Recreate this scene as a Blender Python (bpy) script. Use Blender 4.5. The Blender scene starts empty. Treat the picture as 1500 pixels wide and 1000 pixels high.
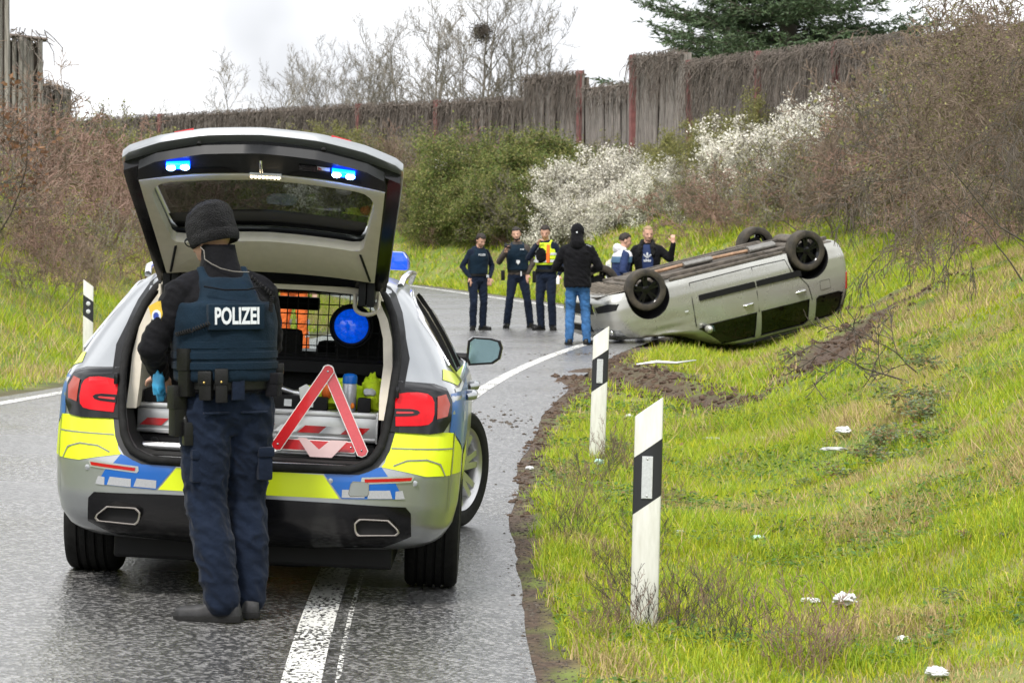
import bpy, bmesh, math, random
import numpy as np
from mathutils import Vector, Matrix, noise as mnoise

# ---------------------------------------------------------------- camera, sky, sun, exposure
SC = bpy.context.scene
COL = SC.collection
R_ = math.radians
cam_d = bpy.data.cameras.new("camera")
cam = bpy.data.objects.new("camera", cam_d)
COL.objects.link(cam)
cam.location = (0, 0, 1.65)
cam.rotation_euler = (R_(90), 0, 0)
cam_d.lens = 105
cam_d.sensor_width = 36
cam_d.shift_y = -155 / 1500
cam_d.clip_start = 0.1
cam_d.clip_end = 3000
cam_d.dof.use_dof = True
cam_d.dof.focus_distance = 17.0
cam_d.dof.aperture_fstop = 13.0
SC.camera = cam

SUN_EL, SUN_AZ = R_(52), R_(200)     # azimuth clockwise from +Y: high sun behind thin cloud, over the left shoulder
W = bpy.data.worlds.new("World")
SC.world = W
W.use_nodes = True
wn, wl = W.node_tree.nodes, W.node_tree.links
bg = wn["Background"]
sky = wn.new("ShaderNodeTexSky")
sky.sky_type = 'NISHITA'
sky.sun_disc = False
sky.sun_elevation = SUN_EL
sky.sun_rotation = SUN_AZ
sky.air_density = 1.0
sky.dust_density = 6.0
sky.ozone_density = 1.0
hs = wn.new("ShaderNodeHueSaturation")
hs.inputs["Saturation"].default_value = 0.10
# thin even cloud: the clear sky's colour is greyed and evened out, faint cloud texture over it
mixw = wn.new("ShaderNodeMix"); mixw.data_type = 'RGBA'
mixw.inputs[0].default_value = 0.86
tcw = wn.new("ShaderNodeTexCoord")
nzw = wn.new("ShaderNodeTexNoise"); nzw.inputs["Scale"].default_value = 4.2
nzw.inputs["Detail"].default_value = 5
rmp = wn.new("ShaderNodeValToRGB")
rmp.color_ramp.elements[0].position = 0.36
rmp.color_ramp.elements[0].color = (2.7, 2.8, 3.0, 1)
rmp.color_ramp.elements[1].position = 0.60
rmp.color_ramp.elements[1].color = (9.4, 9.5, 9.7, 1)
wl.new(tcw.outputs["Generated"], nzw.inputs["Vector"])
wl.new(nzw.outputs["Fac"], rmp.inputs["Fac"])
wl.new(sky.outputs["Color"], hs.inputs["Color"])
wl.new(hs.outputs["Color"], mixw.inputs[6])
wl.new(rmp.outputs["Color"], mixw.inputs[7])
wl.new(mixw.outputs[2], bg.inputs["Color"])
bg.inputs["Strength"].default_value = 0.1

sun_d = bpy.data.lights.new("sun", 'SUN')
sun = bpy.data.objects.new("sun", sun_d)
COL.objects.link(sun)
sun_d.energy = 1.5
sun_d.angle = R_(11)
sun_d.color = (1.0, 0.95, 0.88)
sdir = Vector((math.sin(SUN_AZ) * math.cos(SUN_EL), math.cos(SUN_AZ) * math.cos(SUN_EL), math.sin(SUN_EL)))
sun.rotation_euler = sdir.to_track_quat('Z', 'Y').to_euler()
sun.location = sdir * 60

SC.view_settings.view_transform = 'Standard'
SC.view_settings.look = 'None'
SC.view_settings.exposure = 1.3
SC.view_settings.gamma = 1.0
SC.view_settings.use_curve_mapping = False
SC.render.engine = 'CYCLES'
SC.cycles.use_denoising = True
try:
    SC.cycles.denoiser = 'OPENIMAGEDENOISE'
except Exception:
    pass
SC.cycles.max_bounces = 8
SC.cycles.transparent_max_bounces = 12
SC.cycles.caustics_reflective = False
SC.cycles.caustics_refractive = False

# ---------------------------------------------------------------- helpers
MATS = {}
def M(name, col=(.5, .5, .5), rough=.5, metal=0., var=0., vscale=8., bump=0., bscale=60., coat=0., trans=0.,
      emit=None, estr=0., spec=.5, alpha=1., ior=1.45, rvar=0., col2=None, sheen=0., randv=0., stretch=None):
    m = bpy.data.materials.new(name); m.use_nodes = True
    n, l = m.node_tree.nodes, m.node_tree.links
    b = n["Principled BSDF"]
    b.inputs["Base Color"].default_value = (*col, 1)
    b.inputs["Roughness"].default_value = rough
    b.inputs["Metallic"].default_value = metal
    b.inputs["Specular IOR Level"].default_value = spec
    b.inputs["IOR"].default_value = ior
    b.inputs["Coat Weight"].default_value = coat
    b.inputs["Coat Roughness"].default_value = .06
    b.inputs["Transmission Weight"].default_value = trans
    b.inputs["Alpha"].default_value = alpha
    b.inputs["Sheen Weight"].default_value = sheen
    if emit:
        b.inputs["Emission Color"].default_value = (*emit, 1)
        b.inputs["Emission Strength"].default_value = estr
    tc = n.new("ShaderNodeTexCoord")
    vec = tc.outputs["Object"]
    if stretch:
        mp = n.new("ShaderNodeMapping"); mp.inputs["Scale"].default_value = stretch
        l.new(vec, mp.inputs["Vector"]); vec = mp.outputs["Vector"]
    if var or col2 or rvar:
        nz = n.new("ShaderNodeTexNoise"); nz.inputs["Scale"].default_value = vscale
        nz.inputs["Detail"].default_value = 6; nz.inputs["Roughness"].default_value = .6
        l.new(vec, nz.inputs["Vector"])
        r = n.new("ShaderNodeValToRGB")
        a = col if col2 else tuple(c * (1 - var) for c in col)
        c2 = col2 if col2 else tuple(min(1, c * (1 + var)) for c in col)
        r.color_ramp.elements[0].position = .32; r.color_ramp.elements[0].color = (*a, 1)
        r.color_ramp.elements[1].position = .68; r.color_ramp.elements[1].color = (*c2, 1)
        l.new(nz.outputs["Fac"], r.inputs["Fac"])
        out = r.outputs["Color"]
        if randv:
            oi = n.new("ShaderNodeObjectInfo")
            hv = n.new("ShaderNodeHueSaturation")
            mr = n.new("ShaderNodeMapRange"); mr.inputs[3].default_value = 1 - randv; mr.inputs[4].default_value = 1 + randv
            l.new(oi.outputs["Random"], mr.inputs[0]); l.new(mr.outputs[0], hv.inputs["Value"])
            l.new(out, hv.inputs["Color"]); out = hv.outputs["Color"]
        l.new(out, b.inputs["Base Color"])
        if rvar:
            mr = n.new("ShaderNodeMapRange"); mr.inputs[1].default_value = .3; mr.inputs[2].default_value = .7
            mr.inputs[3].default_value = max(.02, rough - rvar); mr.inputs[4].default_value = min(1, rough + rvar)
            l.new(nz.outputs["Fac"], mr.inputs[0]); l.new(mr.outputs[0], b.inputs["Roughness"])
    if bump:
        nb = n.new("ShaderNodeTexNoise"); nb.inputs["Scale"].default_value = bscale
        nb.inputs["Detail"].default_value = 4
        l.new(vec, nb.inputs["Vector"])
        bp = n.new("ShaderNodeBump"); bp.inputs["Strength"].default_value = bump
        bp.inputs["Distance"].default_value = .02
        l.new(nb.outputs["Fac"], bp.inputs["Height"]); l.new(bp.outputs["Normal"], b.inputs["Normal"])
    MATS[name] = m
    return m

def attr_mat(name, rough=.6, trans=0., spec=.3, attr="col"):
    """base colour from a per-leaf/per-blade colour attribute"""
    m = bpy.data.materials.new(name); m.use_nodes = True
    n, l = m.node_tree.nodes, m.node_tree.links
    b = n["Principled BSDF"]
    b.inputs["Roughness"].default_value = rough; b.inputs["Specular IOR Level"].default_value = spec
    a = n.new("ShaderNodeAttribute"); a.attribute_name = attr
    l.new(a.outputs["Color"], b.inputs["Base Color"])
    if trans:
        t = n.new("ShaderNodeBsdfTranslucent"); mx = n.new("ShaderNodeMixShader")
        mx.inputs[0].default_value = trans
        l.new(a.outputs["Color"], t.inputs["Color"])
        l.new(b.outputs[0], mx.inputs[1]); l.new(t.outputs[0], mx.inputs[2])
        l.new(mx.outputs[0], n["Material Output"].inputs["Surface"])
    MATS[name] = m
    return m

def tag(o, label=None, cat=None, group=None, kind=None):
    if label: o["label"] = label
    if cat: o["category"] = cat
    if group: o["group"] = group
    if kind: o["kind"] = kind
    return o

def empty(name, loc=(0, 0, 0), rot=(0, 0, 0), label=None, cat=None, group=None, parent=None):
    o = bpy.data.objects.new(name, None); COL.objects.link(o)
    o.empty_display_size = .2
    o.location = loc; o.rotation_euler = rot
    if parent: o.parent = parent
    return tag(o, label, cat, group)

def link(name, me, parent=None, mats=(), smooth=None):
    o = bpy.data.objects.new(name, me); COL.objects.link(o)
    for m in (mats if isinstance(mats, (list, tuple)) else [mats]):
        me.materials.append(m)
    if parent: o.parent = parent
    if smooth is not None: shade(me, smooth)
    return o

def shade(me, ang=40):
    if ang is True: ang = 180
    if not ang: return
    me.polygons.foreach_set("use_smooth", [True] * len(me.polygons))
    if ang < 179:
        me.set_sharp_from_angle(angle=R_(ang))

def obj(name, V, Fc, mat, parent=None, smooth=40, mi=None):
    me = bpy.data.meshes.new(name)
    me.from_pydata([tuple(v) for v in V], [], [tuple(f) for f in Fc])
    if mi is not None: me.polygons.foreach_set("material_index", mi)
    me.update()
    return link(name, me, parent, mat, smooth)

def fast_mesh(name, V, T, cols=None):
    """triangles from numpy arrays, optional per-vertex colours"""
    me = bpy.data.meshes.new(name)
    V = np.ascontiguousarray(V, dtype=np.float32); T = np.ascontiguousarray(T, dtype=np.int32)
    me.vertices.add(len(V)); me.vertices.foreach_set("co", V.ravel())
    k = T.shape[1]
    me.loops.add(T.size); me.loops.foreach_set("vertex_index", T.ravel())
    me.polygons.add(len(T))
    me.polygons.foreach_set("loop_start", np.arange(0, T.size, k, dtype=np.int32))
    me.polygons.foreach_set("loop_total", np.full(len(T), k, dtype=np.int32))
    me.update(calc_edges=True)
    if cols is not None:
        a = me.color_attributes.new("col", 'FLOAT_COLOR', 'POINT')
        c = np.ones((len(V), 4), np.float32); c[:, :3] = cols
        a.data.foreach_set("color", c.ravel())
    return me

class MB:
    """collects shapes into one mesh"""
    def __init__(s): s.V = []; s.F = []; s.I = []
    def add(s, V, F, mi=0):
        b = len(s.V); s.V += [tuple(v) for v in V]; s.F += [tuple(i + b for i in f) for f in F]; s.I += [mi] * len(F)
        return s
    def box(s, a, b, mi=0, M_=None):
        (x0, y0, z0), (x1, y1, z1) = a, b
        V = [(x0, y0, z0), (x1, y0, z0), (x1, y1, z0), (x0, y1, z0), (x0, y0, z1), (x1, y0, z1), (x1, y1, z1), (x0, y1, z1)]
        if M_ is not None: V = [M_ @ Vector(v) for v in V]
        return s.add(V, [(3, 2, 1, 0), (4, 5, 6, 7), (0, 1, 5, 4), (1, 2, 6, 5), (2, 3, 7, 6), (3, 0, 4, 7)], mi)
    def prism(s, poly, d0, d1, axis='y', mi=0):
        """polygon in the plane across axis, extruded d0..d1"""
        def P(a, b, d): return {'y': (a, d, b), 'x': (d, a, b), 'z': (a, b, d)}[axis]
        n = len(poly)
        V = [P(a, b, d0) for a, b in poly] + [P(a, b, d1) for a, b in poly]
        F = [tuple(range(n)), tuple(range(2 * n - 1, n - 1, -1))]
        F += [(i, i + n, (i + 1) % n + n, (i + 1) % n) for i in range(n)]
        return s.add(V, F, mi)
    def tube(s, P, r, n=8, mi=0, closed=False, flat=1.0):
        P = [Vector(p) for p in P]; k = len(P); rs = r if isinstance(r, (list, tuple)) else [r] * k
        V = []; up = None
        for i, p in enumerate(P):
            if closed: t = P[(i + 1) % k] - P[i - 1]
            else: t = P[min(i + 1, k - 1)] - P[max(i - 1, 0)]
            t.normalize()
            if up is None:
                up = Vector((0, 0, 1)) if abs(t.z) < .9 else Vector((1, 0, 0))
            a = t.cross(up)
            if a.length < 1e-4: a = t.orthogonal()
            a.normalize(); b = a.cross(t).normalized(); up = b
            for j in range(n):
                q = 2 * math.pi * j / n
                V.append(p + a * (math.cos(q) * rs[i]) + b * (math.sin(q) * rs[i] * flat))
        F = []
        for i in range(k if closed else k - 1):
            i2 = (i + 1) % k
            for j in range(n):
                j2 = (j + 1) % n
                F.append((i * n + j, i * n + j2, i2 * n + j2, i2 * n + j))
        if not closed:
            F.append(tuple(range(n - 1, -1, -1))); F.append(tuple((k - 1) * n + j for j in range(n)))
        return s.add(V, F, mi)
    def lathe(s, prof, n=24, mi=0, M_=None, cap=True):
        """profile of (radius, height) round z"""
        V = []
        for r, z in prof:
            for j in range(n):
                q = 2 * math.pi * j / n
                V.append(Vector((r * math.cos(q), r * math.sin(q), z)))
        if M_ is not None: V = [M_ @ v for v in V]
        F = []
        for i in range(len(prof) - 1):
            for j in range(n):
                j2 = (j + 1) % n
                F.append((i * n + j, i * n + j2, (i + 1) * n + j2, (i + 1) * n + j))
        if cap:
            F.append(tuple(range(n - 1, -1, -1))); F.append(tuple((len(prof) - 1) * n + j for j in range(n)))
        return s.add(V, F, mi)
    def ball(s, c, r, n=12, m=8, mi=0, rot=None):
        rx, ry, rz = (r, r, r) if not isinstance(r, (tuple, list)) else r
        V = []
        for i in range(m + 1):
            a = math.pi * i / m
            for j in range(n):
                q = 2 * math.pi * j / n
                p = Vector((rx * math.sin(a) * math.cos(q), ry * math.sin(a) * math.sin(q), rz * math.cos(a)))
                if rot is not None: p = rot @ p
                V.append(Vector(c) + p)
        F = []
        for i in range(m):
            for j in range(n):
                j2 = (j + 1) % n
                F.append((i * n + j, (i + 1) * n + j, (i + 1) * n + j2, i * n + j2))
        return s.add(V, F, mi)
    def build(s, name, mat, parent=None, smooth=40, bevel=0, weld=True):
        me = bpy.data.meshes.new(name)
        me.from_pydata(s.V, [], s.F)
        me.polygons.foreach_set("material_index", s.I)
        if bevel or weld:
            bm = bmesh.new(); bm.from_mesh(me)
            bmesh.ops.remove_doubles(bm, verts=bm.verts, dist=1e-5)
            bmesh.ops.recalc_face_normals(bm, faces=bm.faces)
            if bevel:
                es = [e for e in bm.edges if len(e.link_faces) == 2 and e.calc_face_angle(0) > R_(28)]
                bmesh.ops.bevel(bm, geom=es, offset=bevel, segments=2, affect='EDGES', profile=.6, clamp_overlap=True)
            bm.to_mesh(me); bm.free()
        me.update()
        return link(name, me, parent, mat, smooth)

def copy_tree(o, parent=None):
    c = o.copy(); COL.objects.link(c)
    if parent: c.parent = parent
    for ch in list(o.children): copy_tree(ch, c)
    return c

def inside(px, py, poly):
    """vectorised point in polygon"""
    px = np.asarray(px); py = np.asarray(py)
    r = np.zeros(px.shape, bool); n = len(poly)
    for i in range(n):
        x0, y0 = poly[i]; x1, y1 = poly[(i + 1) % n]
        if y0 == y1: continue
        c = ((y0 > py) != (y1 > py)) & (px < (x1 - x0) * (py - y0) / (y1 - y0) + x0)
        r ^= c
    return r

def text_mesh(name, txt, size, mat, parent, Mx, extrude=.002, bold=0.0, xs=1.0):
    cu = bpy.data.curves.new(name, 'FONT'); cu.body = txt; cu.size = size; cu.extrude = extrude
    cu.align_x = 'CENTER'; cu.align_y = 'CENTER'; cu.offset = bold; cu.resolution_u = 3
    t = bpy.data.objects.new(name, cu); COL.objects.link(t)
    dg = bpy.context.evaluated_depsgraph_get(); dg.update()
    me = bpy.data.meshes.new_from_object(t.evaluated_get(dg))
    bpy.data.objects.remove(t)
    me.transform(Matrix.Diagonal((xs, 1, 1, 1)))
    me.transform(Mx)
    me.materials.clear()
    o = link(name, me, parent, mat)
    return o

def vnoise(X, Y, s, seed=0):
    """cheap smooth value noise on numpy arrays"""
    rs = np.random.RandomState(seed); G = rs.rand(128, 128)
    u = X * s + 1000; v = Y * s + 1000
    i = np.floor(u).astype(int); j = np.floor(v).astype(int); fu = u - i; fv = v - j
    fu = fu * fu * (3 - 2 * fu); fv = fv * fv * (3 - 2 * fv)
    g = lambda a, b: G[a % 128, b % 128]
    return (g(i, j) * (1 - fu) + g(i + 1, j) * fu) * (1 - fv) + (g(i, j + 1) * (1 - fu) + g(i + 1, j + 1) * fu) * fv
# ---------------------------------------------------------------- lie of the land
def R_edge(Y):
    Y = np.maximum(np.asarray(Y, float), 4)
    return np.where(Y < 17, -.02 + .003 * (17 - Y) ** 2, -.02 + (Y - 17) ** 2 / 400)
def F_edge(Y):
    Y = np.asarray(Y, float)
    return np.where(Y < 100, 1.1 - (Y - 71.5) * .151, 1.1 - 28.5 * .151 - (Y - 100) * .9)
def right_edge(Y): return np.minimum(R_edge(Y), F_edge(Y))
_ly = np.concatenate([np.arange(-60, 34.1, 1), [45, 54, 62, 75, 90, 104, 112, 124, 150, 400]])
_lx = np.concatenate([R_edge(np.arange(-60, 34.1, 1)) - 5.24, [-3.4, -2.75, -2.75, -3.9, -6.2, -11, -19, -32, -56, -280]])
def left_edge(Y): return np.interp(Y, _ly, _lx)
def sstep(a, b, x):
    t = np.clip((np.asarray(x, float) - a) / (b - a), 0, 1); return t * t * (3 - 2 * t)
def road_z(X, Y): return -.05 * (X + 1.2) * (1 - sstep(20, 38, Y)) * np.where(X > .5, .2, 1) - .05 * 1.7 * np.where(X > .5, .8, 0) * (1 - sstep(20, 38, Y))
_pd = [0, .25, .8, 1.4, 2.0, 2.9, 4, 6, 8, 10, 12, 40]
_pz = [0, .0, -.03, -.10, -.04, .3, .78, 1.6, 2.4, 3.1, 3.5, 4.0]
_qd = [0, .4, 1, 2.5, 4.3, 6.5, 9, 40]
_qz = [0, .03, .14, .75, 1.55, 2.6, 3.4, 4.0]
def ground_z(X, Y):
    X = np.asarray(X, float); Y = np.asarray(Y, float)
    re, le = right_edge(Y), left_edge(Y)
    sl = np.where(R_edge(Y) < F_edge(Y), 1 / np.sqrt(1 + (np.maximum(Y - 17, 0) / 200) ** 2), np.where(Y < 100, .99, .74))
    dr = (X - re) * sl; dl = (le - X) * np.where(Y > 100, .6, .98)
    rz = road_z(np.clip(X, le, re), Y)
    z = rz + np.interp(dr, _pd, _pz) * (dr > 0) + np.interp(dl, _qd, _qz) * (dl > 0)
    d = np.maximum(dr, dl)
    rough = (vnoise(X, Y, .55, 1) - .5) * .22 + (vnoise(X, Y, 1.9, 2) - .5) * .09 + (vnoise(X, Y, 5.3, 3) - .5) * .035
    z = z + rough * sstep(.3, 2.2, d)
    z = np.where(d < 0, rz - .05 * sstep(0, .35, -d), z)
    z = z - .19 * np.exp(-(((X - 3.45) / 1.2) ** 2 + ((Y - 45.7) / 1.3) ** 2))
    g = np.minimum(gouge_d(X, Y), 5)
    z = z - .10 * np.exp(-(g / .35) ** 2) + .05 * np.exp(-((g - .6) / .22) ** 2)
    return z
GOUGE = [[(1.0, 35.5), (1.55, 33.2), (2.1, 31.2), (2.45, 30.2)], [(2.1, 29.2), (3.0, 30.8), (3.55, 33.2), (4.3, 37.5)], [(5.5, 44.5), (6.1, 48.0)], [(4.7, 36.5), (5.4, 41.0)]]
def gouge_d(X, Y):
    best = np.full(np.shape(X), 99.)
    for pl in GOUGE:
        for (x0, y0), (x1, y1) in zip(pl[:-1], pl[1:]):
            L2 = (x1 - x0) ** 2 + (y1 - y0) ** 2
            t = np.clip(((X - x0) * (x1 - x0) + (Y - y0) * (y1 - y0)) / L2, 0, 1)
            best = np.minimum(best, np.hypot(X - x0 - t * (x1 - x0), (Y - y0 - t * (y1 - y0)) * .8))
    return best
def gz(x, y): return float(ground_z(np.array([x]), np.array([y]))[0])
def dirt_mask(X, Y):
    """bare earth: the ploughed gouges and the crumbling road edge (stains with a shape of their own)"""
    n = vnoise(X, Y, 3.1, 5) * .6 + vnoise(X, Y, 9, 6) * .4
    g = gouge_d(X, Y)
    a = 1 - sstep(.25, .75, g * (.55 + n * .9))
    dr = X - right_edge(Y)
    e = (1 - sstep(.06, .24 + .38 * sstep(17, 38, Y), dr + (n - .5) * .45)) * (dr > -.6)
    ew = 1.0
    dl = left_edge(Y) - X
    e2 = (1 - sstep(.1, .5, dl + (n - .5) * .5)) * (dl > -.2) * .8
    fan = (1 - sstep(.5, 1.4, np.hypot((X - 1.4) * .9, (Y - 35.5) * .22) * (.6 + n))) * .9
    return np.clip(np.maximum.reduce([a, e * ew, e2, fan]), 0, 1)
# ====BUILD
def node_mat(name):
    m = bpy.data.materials.new(name); m.use_nodes = True; MATS[name] = m
    return m, m.node_tree.nodes, m.node_tree.links, m.node_tree.nodes["Principled BSDF"]
def N(n, t, **k):
    a = n.new(t)
    for q, v in k.items():
        if q in a.inputs: a.inputs[q].default_value = v
        else: setattr(a, q, v)
    return a
def ramp(n, l, src, stops):
    r = n.new("ShaderNodeValToRGB")
    el = r.color_ramp.elements
    while len(el) < len(stops): el.new(.5)
    for e, (p, c) in zip(el, stops):
        e.position = p; e.color = (*c, 1) if len(c) == 3 else c
    l.new(src, r.inputs["Fac"]); return r.outputs["Color"]
def g3(v): return (v, v, v)
def mixc(n, l, fac, a, b, mode='MIX'):
    m = n.new("ShaderNodeMix"); m.data_type = 'RGBA'; m.blend_type = mode
    for s, i in ((fac, 0), (a, 6), (b, 7)):
        if hasattr(s, "is_linked") or hasattr(s, "links"): l.new(s, m.inputs[i])
        else: m.inputs[i].default_value = s if i == 0 else (*s, 1)
    return m.outputs[2]

# soil and turf
m, n, l, b = node_mat("turf_soil")
geo = N(n, "ShaderNodeNewGeometry"); at = N(n, "ShaderNodeAttribute", attribute_name="col")
nz = N(n, "ShaderNodeTexNoise", Scale=1.3, Detail=8.); l.new(geo.outputs["Position"], nz.inputs["Vector"])
nz2 = N(n, "ShaderNodeTexNoise", Scale=28., Detail=6.); l.new(geo.outputs["Position"], nz2.inputs["Vector"])
green = ramp(n, l, nz.outputs["Fac"], [(.35, (.085, .14, .018)), (.52, (.14, .19, .03)), (.66, (.22, .20, .07))])
earth = ramp(n, l, nz2.outputs["Fac"], [(.3, (.035, .022, .014)), (.6, (.085, .055, .036)), (.75, (.14, .10, .075))])
l.new(mixc(n, l, at.outputs["Fac"], green, earth), b.inputs["Base Color"])
b.inputs["Roughness"].default_value = .95
bp = N(n, "ShaderNodeBump", Strength=.9, Distance=.03); l.new(nz2.outputs["Fac"], bp.inputs["Height"]); l.new(bp.outputs["Normal"], b.inputs["Normal"])

# wet coarse asphalt
m, n, l, b = node_mat("wet_asphalt")
geo = N(n, "ShaderNodeNewGeometry")
vo = N(n, "ShaderNodeTexVoronoi", Scale=52.); l.new(geo.outputs["Position"], vo.inputs["Vector"])
nf = N(n, "ShaderNodeTexNoise", Scale=85., Detail=3.); l.new(geo.outputs["Position"], nf.inputs["Vector"])
nb = N(n, "ShaderNodeTexNoise", Scale=.45, Detail=7.); l.new(geo.outputs["Position"], nb.inputs["Vector"])
stone = ramp(n, l, vo.outputs["Color"], [(.2, g3(.008)), (.55, g3(.04)), (.68, (.34, .335, .33))])
c = mixc(n, l, .45, stone, ramp(n, l, nf.outputs["Fac"], [(.45, g3(.008)), (.60, g3(.20))]))
c = mixc(n, l, ramp(n, l, nb.outputs["Fac"], [(.35, g3(0)), (.65, g3(.25))]), c, g3(.085))
l.new(c, b.inputs["Base Color"])
l.new(ramp(n, l, nb.outputs["Fac"], [(.3, g3(.17)), (.7, g3(.33))]), b.inputs["Roughness"])
b.inputs["Specular IOR Level"].default_value = .8
hm = N(n, "ShaderNodeMath", operation='ADD'); l.new(vo.outputs["Distance"], hm.inputs[0]); l.new(nf.outputs["Fac"], hm.inputs[1])
bp = N(n, "ShaderNodeBump", Strength=.42, Distance=.008); l.new(hm.outputs[0], bp.inputs["Height"]); l.new(bp.outputs["Normal"], b.inputs["Normal"])

# worn road paint: chips let the asphalt show
m, n, l, b = node_mat("worn_paint")
geo = N(n, "ShaderNodeNewGeometry")
mp = N(n, "ShaderNodeMapping"); mp.inputs["Scale"].default_value = (60, 28, 60); l.new(geo.outputs["Position"], mp.inputs["Vector"])
nz = N(n, "ShaderNodeTexNoise", Scale=1., Detail=4.); l.new(mp.outputs["Vector"], nz.inputs["Vector"])
nw = N(n, "ShaderNodeTexNoise", Scale=1.5, Detail=3.); l.new(geo.outputs["Position"], nw.inputs["Vector"])
ad = N(n, "ShaderNodeMath", operation='ADD'); l.new(nz.outputs["Fac"], ad.inputs[0])
sc_ = N(n, "ShaderNodeMath", operation='MULTIPLY'); sc_.inputs[1].default_value = .35; l.new(nw.outputs["Fac"], sc_.inputs[0]); l.new(sc_.outputs[0], ad.inputs[1])
fac = ramp(n, l, ad.outputs[0], [(.70, g3(0)), (.76, g3(1))])
tr = N(n, "ShaderNodeBsdfTransparent"); mx = N(n, "ShaderNodeMixShader")
b.inputs["Base Color"].default_value = (.66, .66, .63, 1); b.inputs["Roughness"].default_value = .45
inv = N(n, "ShaderNodeMath", operation='SUBTRACT'); inv.inputs[0].default_value = 1.0
l.new(fac, mx.inputs[0]); l.new(b.outputs[0], mx.inputs[1]); l.new(tr.outputs[0], mx.inputs[2])
l.new(mx.outputs[0], n["Material Output"].inputs["Surface"])

def axis_coords(bands):
    out = []
    for a, b_, st in bands: out += list(np.arange(a, b_ - 1e-6, st))
    out.append(bands[-1][1]); return np.array(out)
gx = axis_coords([(-700, -100, 100), (-100, -30, 10), (-30, -14, 1.2), (-14, -5, .35), (-5, 0, .22), (0, 4.5, .11), (4.5, 14, .35), (14, 30, 1.2), (30, 100, 10), (100, 700, 100)])
gy = axis_coords([(-300, -20, 40), (-20, 8, 2), (8, 26, .16), (26, 52, .25), (52, 136, .8), (136, 200, 4), (200, 900, 70)])
GX, GY = np.meshgrid(gx, gy)
GZ = ground_z(GX, GY)
nx, ny = len(gx), len(gy)
ii = np.arange(nx * ny).reshape(ny, nx)
Q = np.stack([ii[:-1, :-1], ii[:-1, 1:], ii[1:, 1:], ii[1:, :-1]], -1).reshape(-1, 4)
dm = dirt_mask(GX, GY).ravel()
me = fast_mesh("ground", np.stack([GX.ravel(), GY.ravel(), GZ.ravel()], 1), Q, np.repeat(dm[:, None], 3, 1))
me.polygons.foreach_set("use_smooth", [True] * len(me.polygons))
g = link("ground", me, None, MATS["turf_soil"]); g["kind"] = "structure"

ry = axis_coords([(-60, 6, 3), (6, 48, .2), (48, 100, 1), (100, 148, 2)])
rows = 25
tt = np.linspace(0, 1, rows)
le, re = left_edge(ry), right_edge(ry)
jag = ((vnoise(ry * 1.0, ry * 0, .5, 9) - .5) * .05 + (vnoise(ry, ry * 0, 3.1, 8) - .5) * .02) * (ry < 52) + .02
RX = le[:, None] + ((re + jag) - le)[:, None] * tt[None, :]
RY = np.repeat(ry[:, None], rows, 1)
RZ = road_z(RX, RY) + .004
ii = np.arange(RX.size).reshape(RX.shape)
Q = np.stack([ii[:-1, :-1], ii[:-1, 1:], ii[1:, 1:], ii[1:, :-1]], -1).reshape(-1, 4)
me = fast_mesh("road", np.stack([RX.ravel(), RY.ravel(), RZ.ravel()], 1), Q)
me.polygons.foreach_set("use_smooth", [True] * len(me.polygons))
rd = link("road", me, None, MATS["wet_asphalt"]); rd["kind"] = "structure"
def stripe(name, fx, y0, y1, w, dz=.008, st=.5):
    ys = np.arange(y0, y1 + st, st); V = []; Fc = []
    for i, y in enumerate(ys):
        x = float(fx(y))
        for s in (-w / 2, w / 2): V.append((x + s, y, float(road_z(np.array(x + s), np.array(y))) + dz))
        if i: Fc.append((2 * i - 2, 2 * i - 1, 2 * i + 1, 2 * i))
    o = obj(name, V, Fc, MATS["worn_paint"], rd, smooth=None); return o
stripe("edge_line", lambda y: R_edge(y) - .87, -10, 47, .15)
ws = stripe("edge_line", lambda y: R_edge(y) - .735, -10, 17, .02, .007)
wp = MATS["worn_paint"].copy(); ws.data.materials[0] = wp
for nd in wp.node_tree.nodes:
    if nd.type == 'VALTORGB': nd.color_ramp.elements[0].position = .60; nd.color_ramp.elements[1].position = .67
stripe("edge_line", lambda y: R_edge(y) - 4.92, -10, 34, .14)
stripe("edge_line", lambda y: F_edge(y) - .41, 56, 99, .17)

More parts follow.
